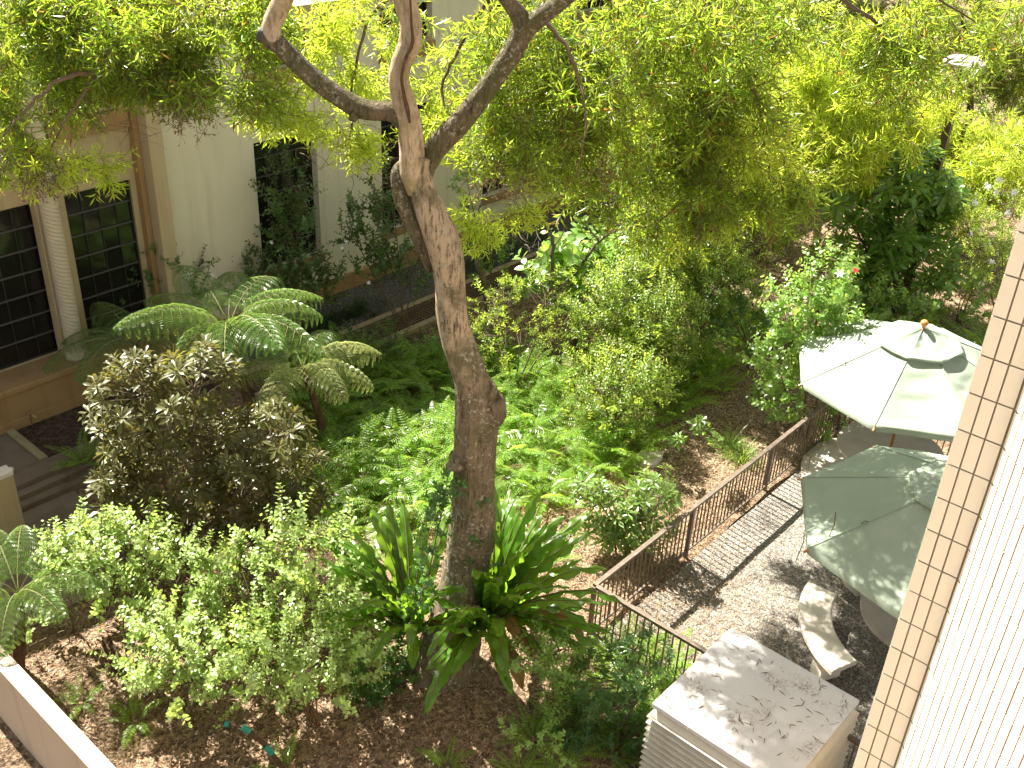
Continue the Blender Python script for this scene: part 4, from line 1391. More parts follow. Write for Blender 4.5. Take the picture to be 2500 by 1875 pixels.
crown(tree, TB, main_r, PODS, PMATS, rngc, keep=60, scale=(1.0, 1.6), stuff_name='outer_foliage')
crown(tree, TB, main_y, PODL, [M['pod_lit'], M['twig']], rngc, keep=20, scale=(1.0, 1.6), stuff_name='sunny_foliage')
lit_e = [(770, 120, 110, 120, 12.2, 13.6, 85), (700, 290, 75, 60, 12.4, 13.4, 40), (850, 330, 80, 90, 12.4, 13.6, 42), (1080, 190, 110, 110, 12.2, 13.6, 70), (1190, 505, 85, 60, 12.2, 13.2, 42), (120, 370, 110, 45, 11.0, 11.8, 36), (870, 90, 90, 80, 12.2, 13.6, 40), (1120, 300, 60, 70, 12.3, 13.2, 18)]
crown(tree, TB, lit_e, PODL, [M['pod_lit'], M['twig']], rngc, keep=60, scale=(0.7, 1.1), stuff_name='sunlit_foliage', droop=0.7)  # clumps in the sun, brightened by the lighter leaf colour
dry_e = [(130, 400, 80, 30, 11.0, 11.8, 26), (440, 225, 120, 50, 11, 12.2, 26), (1400, 430, 120, 50, 12, 13.5, 22), (1560, 470, 60, 50, 16.0, 17, 14), (1180, 400, 120, 40, 12, 13, 22), (1700, 420, 140, 130, 14, 16.5, 26)]
crown(tree, TB, dry_e, PODD, [M['pod_dry'], M['twig_grey']], rngc, keep=0, scale=(0.6, 1.0), stuff_name='dead_twigs', droop=1.0)

def bough(pxs, r0, r1, mat='twig', parent=tree, origin=TB, name='branch', seed=0):
    P = np.array([dp(*p) for p in pxs])
    Q = catmull(P, 6)
    rg = np.random.default_rng(seed + 77)
    Q = Q + rg.normal(0, 0.008, Q.shape)
    mb = MB(); V, F = tube_np(Q - origin, np.linspace(r0, r1, len(Q)), 7, True); mb.add(V, F)
    return mb.build(name, M[mat], parent, smooth=True)
boughs = [
    ([(700, -160, 11.3), (560, -80, 11.4), (420, 20, 11.5), (300, 120, 11.4), (240, 175, 11.2), (170, 185, 11.0), (90, 240, 10.9), (10, 330, 10.8)], 0.06, 0.012),
    ([(560, -80, 11.4), (480, 60, 11.6), (400, 170, 11.6), (330, 230, 11.5)], 0.035, 0.006),
    ([(240, 175, 11.2), (170, 280, 11.2), (130, 350, 11.3), (100, 400, 11.4)], 0.02, 0.005),
    ([(420, 20, 11.5), (150, 20, 11.3), (20, 60, 11)], 0.03, 0.008), ([(700, -160, 11.3), (640, 60, 11.6), (590, 200, 11.5)], 0.03, 0.005),
    ([(1325, 38, 11.2), (1400, 150, 11.2), (1430, 300, 11.2), (1410, 430, 11.4)], 0.03, 0.005),
    ([(1450, -60, 11.4), (1560, 120, 12.6), (1640, 320, 14.0), (1680, 480, 15.0)], 0.05, 0.006),
    ([(1600, -150, 11.2), (1760, 60, 13.0), (1850, 250, 14.6), (1880, 430, 15.2), (1930, 560, 15.4)], 0.05, 0.006),
    ([(1850, -210, 11.4), (2060, 0, 13.0), (2220, 100, 14), (2330, 150, 14)], 0.04, 0.006),
    ([(1950, -230, 11.6), (2250, -30, 13), (2420, 80, 14)], 0.03, 0.006),
    ([(985, -40, 12.4), (900, 40, 12.8), (800, 110, 13.0), (720, 240, 13.0), (690, 310, 13.0)], 0.03, 0.005),
    ([(1215, -40, 12.2), (1130, 100, 12.8), (1080, 220, 12.9), (1120, 340, 12.8), (1170, 470, 12.8)], 0.03, 0.005),
    ([(900, 40, 12.8), (860, 200, 13.0), (850, 350, 13.0), (760, 330, 13.1), (620, 330, 13.2)], 0.02, 0.004),
    ([(1680, 480, 15.0), (1600, 545, 15.3), (1500, 560, 15.6), (1420, 600, 15.9)], 0.018, 0.005)]
for k, (pp, a, b) in enumerate(boughs):
    bough(pp, a, b, seed=k)
# bare dead twig tangles
rngt = np.random.default_rng(5)
def tangle(cx, cy, rx, ry, d, n, ln, parent, origin, mat='twig_grey', name='dead_twigs'):
    tm = TM()
    for i in range(n):
        p = dp(cx + rngt.normal(0, rx * 0.5), cy + rngt.normal(0, ry * 0.5), d + rngt.uniform(-0.4, 0.4)) - origin
        dd = norm(rngt.normal(0, 1, 3)); b = norm(rngt.normal(0, 1, 3) + np.array([0, 0, -0.3])) * rngt.uniform(0.1, 0.5)
        P = [p]
        for j in range(6):
            dd = norm(dd + b); P.append(P[-1] + dd * ln * rngt.uniform(0.6, 1.3) / 6)
        tm.add(tri_tube(np.array(P), np.linspace(0.0045, 0.002, 7), 3))
    o = link(name, tm.mesh(name, [M[mat]]), parent); o['kind'] = 'stuff'
    return o
tangle(1545, 480, 90, 70, 18.0, 130, 0.42, tree, TB)
tangle(1250, 410, 110, 60, 13.0, 60, 0.4, tree, TB)
tangle(850, 360, 130, 60, 13.2, 45, 0.45, tree, TB, 'twig')
tangle(480, 240, 100, 40, 11.6, 50, 0.35, tree, TB, 'twig')
tangle(120, 410, 70, 40, 11.4, 70, 0.25, tree, TB, 'twig')
tangle(290, 320, 80, 50, 11.6, 18, 0.5, tree, TB, 'twig')
tangle(1650, 400, 200, 150, 15, 60, 0.4, tree, TB, 'twig')

# ---- far yellow-green fern pines behind the patio
def far_tree(name, label, base, ellipses, rng, lean=(0, 0), lit=True, keep=110, group='fern pines beyond the patio'):
    t = thing(name, label, 'tree', base, group)
    b = np.array(base)
    cs = np.array([dp(e[0], e[1], (e[4] + e[5]) / 2) for e in ellipses])
    top = cs.mean(0) + np.array([0, 0, 0.5])
    Q = catmull(np.array([b - [0, 0, 0.2], b + [0.1, 0.05, 1.0], (b + top) / 2 + [0.15, -0.1, 0.2], top]), 6) - b
    mb = MB(); V, F = tube_np(Q, np.linspace(0.16, 0.05, len(Q)), 10); mb.add(V, F); mb.build('trunk', M['bark'], t, smooth=True)
    for c in cs:
        q = Q[len(Q) // 2 + 2] + b
        Pq = catmull(np.array([q, (q + c) / 2 + [0, 0, 0.35], c]), 6) - b
        mb = MB(); V, F = tube_np(Pq, np.linspace(0.04, 0.008, len(Pq)), 6); mb.add(V, F); mb.build('branch', M['twig'], t, smooth=True)
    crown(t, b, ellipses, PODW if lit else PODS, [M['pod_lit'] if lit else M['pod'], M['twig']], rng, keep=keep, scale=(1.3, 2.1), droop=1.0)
    return t
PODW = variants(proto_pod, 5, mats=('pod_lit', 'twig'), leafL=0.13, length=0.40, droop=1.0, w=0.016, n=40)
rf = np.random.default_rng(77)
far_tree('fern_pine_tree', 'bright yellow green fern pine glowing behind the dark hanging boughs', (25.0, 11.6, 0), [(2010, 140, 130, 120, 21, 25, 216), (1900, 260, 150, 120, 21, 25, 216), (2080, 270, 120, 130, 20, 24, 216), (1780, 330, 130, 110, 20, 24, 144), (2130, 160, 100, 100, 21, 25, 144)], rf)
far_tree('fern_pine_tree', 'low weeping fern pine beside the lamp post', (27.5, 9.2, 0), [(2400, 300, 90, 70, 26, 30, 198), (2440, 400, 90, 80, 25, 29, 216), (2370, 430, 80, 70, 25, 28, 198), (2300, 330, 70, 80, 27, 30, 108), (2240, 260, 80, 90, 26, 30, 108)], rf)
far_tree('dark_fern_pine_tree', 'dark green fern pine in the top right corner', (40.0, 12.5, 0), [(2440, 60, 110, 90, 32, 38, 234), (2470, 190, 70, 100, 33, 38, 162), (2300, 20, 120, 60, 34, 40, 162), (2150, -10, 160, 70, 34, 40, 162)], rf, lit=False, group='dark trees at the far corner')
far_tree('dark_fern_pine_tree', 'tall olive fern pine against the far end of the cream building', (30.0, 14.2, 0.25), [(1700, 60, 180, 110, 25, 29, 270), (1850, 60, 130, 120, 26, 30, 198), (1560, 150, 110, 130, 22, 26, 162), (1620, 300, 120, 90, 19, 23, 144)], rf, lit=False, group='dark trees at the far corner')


# ------------------------------------------------------------------ understory
HR = norm(np.array([_r[0], _r[1], 0.0]))
HF = norm(np.array([CF[0], CF[1], 0.0]))

def bush(name, label, cat, basepx, ells, protos, scale, cname='leaf_spray', thick=0.5, up=0.5, stem='twig', group=None, seed=0, z0=None, stems=4, flat=1.0, r0=0.02, lean=0.0, base=None, dense=1.9):
    rng = np.random.default_rng(seed + 1000)
    if base is None:
        b = gp(*basepx, 0.0); b = gp(*basepx, float(ground_h(b[0], b[1])) if z0 is None else z0)
    else:
        b = np.array(base, float)
    t = thing(name, label, cat, b, group)
    tm = TM()
    centres = []
    for (cx, cy, rx, ry, n) in ells:
        c = plane_p(cx, cy, b + HF * lean); d = depth_of(c)
        c[2] = max(c[2], b[2] + 0.15)
        centres.append((c, rx * d / FPX, ry * d / FPX * flat, n))
    mains = []
    per = max(1, stems // len(centres))
    for c, rw, rh, n in centres:
        for k in range(per):
            e = c + HR * rng.normal(0, rw * 0.35) + HF * rng.normal(0, thick * 0.35) + np.array([0, 0, rng.uniform(-0.1, 0.4) * rh])
            P = catmull(np.array([b + [rng.normal(0, 0.05), rng.normal(0, 0.05), -0.05], b * 0.6 + e * 0.4 + HR * rng.normal(0, 0.08) + [0, 0, 0.12], e]), 6)
            mains.append(P)
            tm.add(tri_tube(P - b, np.linspace(r0, r0 * 0.35, len(P)), 5))
    allm = np.concatenate(mains)
    for c, rw, rh, n in centres:
        for i in range(int(n * dense)):
            s = rng.normal(0, 1, 3); s /= np.linalg.norm(s); s *= rng.uniform(0.35, 1.0) ** 0.5 * rng.uniform(0.8, 1.12)
            p = c + HR * s[0] * rw + HF * s[2] * thick + np.array([0, 0, s[1] * rh])
            gz = float(ground_h(p[0], p[1]))
            if p[2] < gz + 0.05: p[2] = gz + rng.uniform(0.05, 0.25)
            d = HR * s[0] * (1 - up) + HF * s[2] * (1 - up) + np.array([0, 0, up + 0.3 * s[1]]) + rng.normal(0, 0.22, 3)
            put(protos[rng.integers(len(protos))], cname, t, p - b, rot_to(d, rng.uniform(0, 6.28)), rng.uniform(*scale))
            dist = np.linalg.norm(allm - p, axis=1) + np.maximum(0, allm[:, 2] - p[2]) * 2
            q = allm[dist.argmin()]
            tm.add(tri_tube(np.array([q, (q + p) / 2 + rng.normal(0, 0.03, 3), p]) - b, [r0 * 0.3, 0.005, 0.003], 3))
    link('stem', tm.mesh('stem', [M[stem]], True), t)
    return t, b

def flowers(t, b, pxs, ref, mat='petal', r=0.045):
    fm = FLOWERS[mat]
    for px, py in pxs:
        p = plane_p(px, py, np.asarray(ref)) - b
        put(fm, 'flower', t, p, rot_to((random.uniform(-.6, .2), random.uniform(-.9, -.1), random.uniform(0.1, 1))), r / 0.045)
def flower_mesh(mat):
    tm = TM(); n = 6
    a = np.arange(n) * 2 * np.pi / n
    dr = np.stack([np.cos(a), np.sin(a), np.full(n, 0.25)], 1)
    tm.add(leaves(OVATE, np.zeros((n, 3)), dr, np.tile([0, 0, 1.0], (n, 1)), np.full(n, 0.055), np.full(n, 0.022)))
    tm.add(tri_tube([(0, 0, -0.05), (0, 0, 0.004)], [0.003, 0.006], 4))
    return tm.mesh('flower', [M[mat]])
FLOWERS = {k: flower_mesh(k) for k in ('petal', 'redpetal')}

ROS = variants(proto_rosette, 5, L=0.20, W=0.062, n=15, mats=('ros', 'twig'))
ROSL = variants(proto_rosette, 4, L=0.17, W=0.055, n=13, mats=('ros_green', 'twig'))
ROSB = variants(proto_rosette, 5, L=0.30, W=0.085, n=16, mats=('ros_big', 'twig'))
PALE = variants(proto_rosette, 3, L=0.21, W=0.085, n=11, mats=('pale', 'twig'))
SMALL = variants(proto_spray, 6, length=0.55, pairs=11, L=0.080, W=0.058, mats=('small', 'twig'), bend=0.8, side=2)
SMALLD = variants(proto_spray, 5, length=0.42, pairs=9, L=0.062, W=0.044, mats=('small_dark', 'twig'), bend=0.7, side=2)
FINE = variants(proto_spray, 6, length=0.5, pairs=13, L=0.065, W=0.026, mats=('fine', 'twig'), bend=0.6, side=3)
BROAD = variants(proto_spray, 5, length=0.4, pairs=5, L=0.19, W=0.135, mats=('broad', 'rachis'), bend=0.5)
HIB = variants(proto_spray, 5, length=0.42, pairs=7, L=0.11, W=0.075, mats=('broad', 'twig'), bend=0.6, side=1)
GLOSS = variants(proto_spray, 4, length=0.34, pairs=6, L=0.10, W=0.055, mats=('broad', 'twig'), bend=0.6, side=1)
DARKL = variants(proto_spray, 4, length=0.36, pairs=8, L=0.11, W=0.04, mats=('vine', 'rachis'), bend=0.6, side=1)
OLIVE = variants(proto_spray, 4, length=0.4, pairs=10, L=0.07, W=0.022, mats=('fine', 'twig'), bend=0.9, side=2)
FERN = variants(proto_frond, 6, length=0.9, pairs=22, pin=0.14, arch=0.9, w=0.034)
FERNS = variants(proto_frond, 4, length=1.0, pairs=24, pin=0.15, arch=0.7, w=0.032)
FERNO = variants(proto_frond, 3, length=0.75, pairs=22, pin=0.11, arch=1.2, mats=('fern_old', 'twig_red'))
TF = variants(proto_tfrond, 4)
TFP = variants(proto_tfrond, 2, mats=('tfern_sunlit', 'rachis'))

def fern(base, n, size, label, group=None, seed=0, protos=None, old=0.06, name='sword_fern', tilt=(0.15, 0.75), bias=None):
    rng = np.random.default_rng(seed + 500)
    b = np.array(base, float)
    t = thing(name, label, 'fern', b, group)
    for i in range(n):
        a = 2 * math.pi * (i + rng.uniform(-0.35, 0.35)) / n
        me = FERNO[rng.integers(3)] if rng.uniform() < old else (protos or FERN)[rng.integers(len(protos or FERN))]
        rm = Matrix.Rotation(a, 4, 'Z') @ Matrix.Rotation(rng.uniform(*tilt), 4, 'Y') @ Matrix.Rotation(rng.normal(0, 0.15), 4, 'Z')
        put(me, 'frond', t, (0.04 * math.cos(a), 0.04 * math.sin(a), 0.0), rm, size * rng.uniform(0.75, 1.15))
    return t

# dark rosette shrub at the left
bush('rosette_shrub', 'big dark shrub of leathery leaf rosettes left of the trunk', 'shrub', (440, 1365),
     [(330, 960, 130, 100, 30), (480, 930, 110, 100, 24), (430, 1110, 170, 130, 42), (640, 1080, 130, 110, 34), (300, 1130, 110, 110, 20), (600, 1230, 160, 90, 36), (360, 1270, 140, 70, 22), (740, 1180, 60, 90, 12)],
     ROS, (0.85, 1.25), 'leaf_rosette', 0.8, 0.6, 'twig', seed=1, stems=9, r0=0.04)
bush('pale_leaf_shrub', 'small shrub with pale grey green oval leaves above the apron edge', 'shrub', (262, 1450), [(235, 1290, 60, 45, 5), (285, 1310, 40, 50, 3)], PALE, (0.9, 1.2), 'leaf_rosette', 0.2, 0.6, seed=2, stems=2)
# light arching shrubs in the left foreground
LS = 'light green arching shrub with small round leaves '
for k, (bp, el, lab) in enumerate([
    ((325, 1590), [(230, 1390, 110, 80, 20), (330, 1390, 100, 90, 22)], LS + 'in front of the dark rosette shrub'),
    ((470, 1590), [(470, 1420, 110, 90, 24)], LS + 'left of the sprawling middle one'),
    ((640, 1620), [(620, 1450, 120, 110, 30), (700, 1360, 60, 70, 8)], LS + 'in the middle of the left bed'),
    ((800, 1600), [(800, 1430, 100, 120, 28)], LS + 'close to the nest ferns'),
    ((560, 1780), [(480, 1610, 130, 100, 34), (600, 1640, 110, 80, 22)], LS + 'nearest the parapet'),
    ((770, 1770), [(740, 1620, 120, 100, 32)], LS + 'with red stems in front'),
    ((395, 1720), [(400, 1590, 90, 80, 18)], LS + 'beside the taped branch bed'),
    ((900, 1690), [(880, 1560, 60, 90, 14)], LS + 'leaning on the trunk foot'),
    ((160, 1540), [(130, 1420, 60, 60, 8), (105, 1520, 40, 40, 3)], LS + 'by the lower left tree fern')]):
    bush('arching_shrub', lab, 'shrub', bp, el, SMALL, (0.75, 1.2), 'leaf_spray', 0.55, 0.62, 'twig_red' if k == 5 else 'twig', 'arching shrubs of the left bed', seed=20 + k, stems=5, r0=0.012)

# tree ferns
def tree_fern(basepx, crownpx, specs, label, seed, z0=0.0, hs=1.0, base=None):
    b = gp(*basepx, z0) if base is None else np.array(base, float)
    c = plane_p(crownpx[0], crownpx[1], b)
    t = thing('tree_fern', label, 'fern', b, 'tree ferns')
    P = catmull(np.array([[0, 0, -0.1], (c - b) * 0.5 + [0.03, 0, 0], c - b]), 6)
    mb = MB(); V, F = tube_np(P, np.linspace(0.09, 0.06, len(P)), 10); mb.add(V, F); mb.build('trunk', M['stump'], t, smooth=True)
    rng = np.random.default_rng(seed)
    for (az, tilt, size, pale) in specs:
        me = (TFP if pale else TF)[rng.integers(2 if pale else 4)]
        a = math.radians(az)
        rm = Matrix.Rotation(a, 4, 'Z') @ Matrix.Rotation(tilt, 4, 'Y') @ Matrix.Rotation(rng.normal(0, 0.1), 4, 'Z')
        put(me, 'frond', t, c - b, rm, size)
    return t
ring = lambda n, a0, tl, s, p: [(a0 + 360.0 * i / n, tl + 0.12 * math.sin(i * 2.3), s * (1 + 0.1 * math.sin(i * 1.7)), p) for i in range(n)]
tree_fern((630, 1110), (560, 800), ring(12, 20, 0.28, 1.4, 0), 'tall dark tree fern fanning in front of the cream wall', 1, 0.1)
tree_fern((800, 1090), (740, 900), ring(8, 160, 0.40, 1.15, 1)[:5] + ring(8, 25, 0.3, 1.15, 0)[:4], 'tree fern with pale sunlit fronds beside the sword ferns', 2, 0.05)
tree_fern((370, 990), (330, 840), ring(9, 10, 0.4, 1.2, 0), 'shaded tree fern drooping over the bay ledge', 3, 0.25)
tree_fern((40, 1640), (45, 1450), ring(10, 15, 0.25, 0.9, 0), 'sunlit tree fern at the left edge behind the parapet', 4, 0.0)

# sword fern bed
from_poly = [(730, 950), (960, 890), (1240, 870), (1480, 985), (1580, 1075), (1490, 1150), (1330, 1210), (1240, 1260), (900, 1330), (740, 1230)]
poly = np.array([gp(x, y, 0.1)[:2] for x, y in from_poly])
def inside(p, poly):
    x, y = p; c = False; j = len(poly) - 1
    for i in range(len(poly)):
        if (poly[i][1] > y) != (poly[j][1] > y) and x < (poly[j][0] - poly[i][0]) * (y - poly[i][1]) / (poly[j][1] - poly[i][1]) + poly[i][0]:
            c = not c
        j = i
    return c
def scatter(poly, dmin, rng, tries=6000, cap=80):
    lo, hi = poly.min(0), poly.max(0); pts = []
    for _ in range(tries):
        p = rng.uniform(lo, hi)
        if inside(p, poly) and all((p[0] - q[0]) ** 2 + (p[1] - q[1]) ** 2 > dmin * dmin for q in pts) and (p[0] - TB[0]) ** 2 + (p[1] - TB[1]) ** 2 > 0.8:
            pts.append(p)
            if len(pts) >= cap: break
    return pts
rs = np.random.default_rng(9)
for k, p in enumerate(scatter(poly, 0.50, rs, cap=85)):
    fern((p[0], p[1], ground_h(p[0], p[1])), int(rs.integers(12, 16)), rs.uniform(0.95, 1.35), 'bright green sword fern in the bed behind the trunk', 'sword ferns in the bed behind the trunk', k)
poly2 = np.array([gp(x, y, 0.1)[:2] for x, y in [(1560, 880), (1660, 800), (1850, 760), (1830, 880), (1760, 960), (1640, 1020), (1560, 1000)]])
for k, p in enumerate(scatter(poly2, 0.62, rs, cap=22)):
    fern((p[0], p[1], ground_h(p[0], p[1])), 11, rs.uniform(0.9, 1.3), 'deep green sword fern beside the dark path left of the umbrellas', 'sword ferns beside the dark path', 200 + k, FERNS)
poly3 = np.array([gp(x, y, 0.1)[:2] for x, y in [(1440, 1600), (1560, 1560), (1680, 1640), (1640, 1720), (1560, 1850), (1420, 1900), (1300, 1800), (1380, 1660)]])
for k, p in enumerate(scatter(poly3, 0.42, rs, cap=18)):
    fern((p[0], p[1], 0), 10, rs.uniform(0.5, 0.75), 'dark fern between the railing and the vent box', 'ferns beside the vent box', 300 + k, FERN, 0.02)
for k, (px, py, s, lab) in enumerate([(330, 1760, 0.62, 'pale sunlit fern nearest the parapet'), (200, 1715, 0.45, 'small bright fern against the parapet top'), (205, 1130, 0.75, 'dark fern beside the mossy kerb'), (270, 1140, 0.6, 'dark fern right of the kerb'),
                                      (1090, 1875, 0.45, 'low fern at the bottom edge left of the vent box'), (690, 1880, 0.5, 'yellowish fern at the bottom edge by the taped branch'), (1270, 1900, 0.5, 'low fern at the bottom edge by the dark shrub'),
                                      (740, 1290, 0.7, 'pale fern below the dark rosette shrub'), (840, 1300, 0.6, 'fern by the pale stepping stones'), (1380, 1240, 0.55, 'small fern right of the nest ferns'), (1360, 1370, 0.5, 'yellow green fern behind the railing corner'), (2330, 930, 1.2, 'fern rising behind the upper umbrella'), (2400, 860, 1.3, 'large fern frond clump between umbrella and tiled corner'), (2250, 800, 1.1, 'shaded fern behind the umbrella finial')]):
    z = 0.27 if py < 1150 and px < 300 else 0.0
    p = gp(px, py, z)
    fern(p, 11, s, lab, None, 400 + k, FERNS if k > 7 else FERN, 0.35 if k == 5 else 0.06)

# bird's nest ferns at the trunk
NEST = variants(proto_nest, 5, width=0.115, arch=0.65) + variants(proto_nest, 5, length=1.15, width=0.115, arch=0.95, tipdroop=0.4)
NESTO = variants(proto_nest, 2, mat='nest_old', length=0.9, arch=1.5, tipdroop=1.0)
def nest(c, n, size, a0, a1, tilt, label, seed, old=0.1):
    rng = np.random.default_rng(seed)
    t = thing('nest_fern', label, 'fern', c, "bird's nest ferns at the trunk")
    for i in range(n):
        a = math.radians(a0 + (a1 - a0) * (i + rng.uniform(-0.3, 0.3)) / max(1, n - 1))
        me = NESTO[rng.integers(2)] if rng.uniform() < old else NEST[rng.integers(len(NEST))]
        tl = rng.uniform(*tilt)
        rm = Matrix.Rotation(a, 4, 'Z') @ Matrix.Rotation(tl, 4, 'Y') @ Matrix.Rotation(rng.normal(0, 0.25), 4, 'Z')
        put(me, 'frond', t, (0.07 * math.cos(a), 0.07 * math.sin(a), rng.uniform(-0.05, 0.05)), rm, size * rng.uniform(0.8, 1.12))
    return t
cl = plane_p(1005, 1530, TB) - HF * 0.05
cr = plane_p(1195, 1495, TB) - HF * 0.05
cf = plane_p(1165, 1530, TB - HF * 0.42)
# azimuths: screen right is about -50 deg, screen left 130 deg, away 40 deg, towards the camera -140 deg
nest(cl, 34, 1.5, 20, 280, (0.0, 0.75), 'nest fern with upright straps left of the trunk', 1)
nest(cr, 54, 1.62, -175, 55, (0.0, 1.15), 'largest nest fern spreading right of the trunk', 2, 0.08)
nest(cf, 11, 0.85, -230, 40, (0.2, 0.9), 'small nest fern clinging to the front of the trunk', 3, 0.12)

# vine on the left of the trunk and at its foot
VINE = variants(proto_spray, 4, length=0.32, pairs=6, L=0.075, W=0.058, mats=('vine', 'rachis'), bend=1.0, side=1)
vt = thing('climbing_vine', 'dark green climbing vine on the left side of the trunk and its foot', 'vine', TB - HR * 0.7)
vb0 = TB - HR * 0.7
rv = np.random.default_rng(4)
vp = catmull(np.array([plane_p(x, y, TB - HF * s) for x, y, s in ((900, 1680, 0.5), (960, 1600, 0.5), (1010, 1500, 0.45), (1045, 1400, 0.42), (1068, 1300, 0.38), (1085, 1220, 0.33), (1095, 1150, 0.30))]), 8)
link('stem', MB().tube(vp - vb0, np.linspace(0.012, 0.004, len(vp)), 6).mesh('stem', M['twig']), vt)
for i in range(70):
    q = vp[rv.integers(len(vp))] + rv.normal(0, 0.09, 3)
    put(VINE[rv.integers(4)], 'leaf_spray', vt, q - vb0, rot_to(np.array([0, 0, 0.6]) - HF * 0.5 + rv.normal(0, 0.5, 3)), rv.uniform(0.6, 1.0))
for i in range(75):
    p = gp(rv.uniform(830, 1010), rv.uniform(1590, 1720), 0.12)
    put(VINE[rv.integers(4)], 'leaf_spray', vt, p - vb0, rot_to(np.array([0, 0, 0.5]) + rv.normal(0, 0.6, 3)), rv.uniform(0.6, 1.1))
for i in range(10):
    q = plane_p(1180 + rv.normal(0, 18), rv.uniform(1220, 1420), TB - HF * 0.35)
    put(VINE[rv.integers(4)], 'leaf_spray', vt, q - vb0, rot_to(rv.normal(0, 0.6, 3) + np.array([0, 0, 0.3])), rv.uniform(0.5, 0.8))

# shrubs along the building
t, b = bush('gardenia_shrub', 'tall thin gardenia in front of the second window', 'shrub', (715, 800), [(700, 480, 40, 60, 16), (720, 570, 55, 60, 24), (700, 670, 90, 60, 30), (640, 700, 80, 60, 18), (760, 740, 80, 50, 18)], SMALLD, (1.2, 1.8), thick=0.45, up=0.6, seed=50, z0=0.3, dense=1.1, stems=6)
flowers(t, b, [(662, 592), (845, 590), (660, 690), (835, 605)], b - HF * 0.3)
t, b = bush('gardenia_shrub', 'sunlit gardenia behind the left side of the trunk', 'shrub', (985, 800), [(940, 580, 90, 70, 26), (880, 560, 60, 40, 10), (960, 470, 40, 60, 10), (990, 660, 80, 60, 20), (900, 680, 70, 60, 14)], SMALLD, (1.2, 1.8), thick=0.45, up=0.55, seed=51, z0=0.25, dense=1.1, stems=6)
flowers(t, b, [(900, 690), (868, 547)], b - HF * 0.3)
t, b = bush('gardenia_shrub', 'leggy gardenia with white flowers beside the pilaster', 'shrub', (430, 850), [(430, 710, 90, 50, 20), (290, 690, 40, 40, 8), (360, 740, 70, 40, 12), (440, 620, 25, 50, 5)], SMALLD, (1.2, 1.8), thick=0.4, up=0.55, seed=52, z0=0.3, dense=1.1, stems=5)
flowers(t, b, [(462, 668), (518, 672), (328, 745), (428, 724)], b - HF * 0.3, r=0.055)
t, b = bush('gardenia_shrub', 'bright leafed gardenia right of the trunk by the grating', 'shrub', (1190, 740), [(1190, 630, 60, 60, 24), (1150, 430, 35, 50, 9), (1130, 540, 40, 50, 8)], GLOSS, (0.8, 1.1), thick=0.4, up=0.55, seed=53, z0=0.3, dense=1.1, stems=4)
bush('broad_leaf_shrub', 'pale green shrub with large soft leaves by the grating', 'shrub', (1400, 850), [(1430, 650, 120, 70, 26), (1370, 710, 100, 70, 22), (1480, 740, 100, 80, 22), (1540, 650, 60, 50, 10)], BROAD, (1.1, 1.6), thick=0.7, up=0.65, seed=54, stems=6)
FB = 'bright fine leaved shrub '
for k, (bp, el, lab) in enumerate([((1590, 960), [(1560, 770, 110, 110, 60), (1480, 830, 80, 90, 30), (1620, 850, 80, 80, 30)], FB + 'in the sunny middle of the garden'),
                                   ((1700, 900), [(1700, 640, 110, 100, 50), (1620, 640, 90, 90, 40), (1760, 720, 70, 80, 22)], FB + 'under the hanging boughs'),
                                   ((1490, 1080), [(1500, 960, 90, 70, 34), (1570, 970, 60, 50, 14)], FB + 'low in front, above the sword ferns')]):
    bush('fine_leaf_shrub', lab, 'shrub', bp, el, FINE, (0.9, 1.5), thick=0.8, up=0.55, seed=60 + k, stems=6, group='fine leaved shrubs', dense=2.6)
bush('olive_sapling', 'slender sapling with drooping olive leaves behind the trunk', 'sapling', (1250, 960), [(1240, 830, 90, 60, 20), (1300, 720, 80, 45, 16), (1220, 740, 60, 40, 8), (1420, 720, 60, 50, 8)], OLIVE, (0.8, 1.2), thick=0.5, up=0.1, seed=63, stems=4)
bush('rosette_shrub', 'light green rosette shrub behind the railing', 'shrub', (1530, 1350), [(1490, 1250, 100, 70, 26), (1600, 1200, 60, 70, 16), (1560, 1290, 90, 60, 18), (1440, 1200, 50, 50, 7)], ROSL, (0.85, 1.25), 'leaf_rosette', 0.45, 0.6, seed=64, stems=6)
bush('rosette_seedling', 'young rosette plant on a thin stem beside the grass clump', 'plant', (1680, 1170), [(1710, 1035, 30, 20, 3), (1670, 1075, 20, 15, 2), (1745, 1075, 15, 15, 2)], ROSL, (0.9, 1.1), 'leaf_rosette', 0.12, 0.7, seed=65, stems=3, r0=0.008)
t, b = bush('hibiscus_shrub', 'leafy hibiscus left of the upper umbrella', 'shrub', (1960, 1060), [(1960, 780, 90, 110, 48), (1920, 900, 70, 90, 30), (1900, 1000, 60, 50, 14), (2030, 690, 60, 50, 16), (2060, 820, 60, 60, 14)], HIB, (0.8, 1.2), thick=0.6, up=0.55, seed=66, stems=7)
flowers(t, b, [(2050, 668), (2072, 676), (2150, 800)], b - HF * 0.5, r=0.08); flowers(t, b, [(2088, 660)], b - HF * 0.5, 'redpetal', 0.06)
bush('hibiscus_shrub', 'small hibiscus showing inside the far railing corner', 'shrub', (2030, 1080), [(2045, 1030, 40, 40, 9)], HIB, (0.6, 0.8), thick=0.2, up=0.5, seed=67, stems=2, base=(17.2, 5.9, 0))
bush('large_rosette_shrub', 'tall glossy shrub of big leaf rosettes right of the hanging boughs', 'shrub', (2190, 760), [(2120, 350, 90, 80, 26), (2200, 420, 130, 90, 40), (2060, 450, 80, 100, 24), (2210, 550, 120, 90, 36), (2100, 600, 110, 90, 28), (2260, 640, 70, 80, 14), (2150, 700, 130, 60, 22), (2290, 480, 50, 70, 12)], ROSB, (1.05, 1.5), 'leaf_rosette', 0.9, 0.55, seed=68, stems=9, r0=0.05)
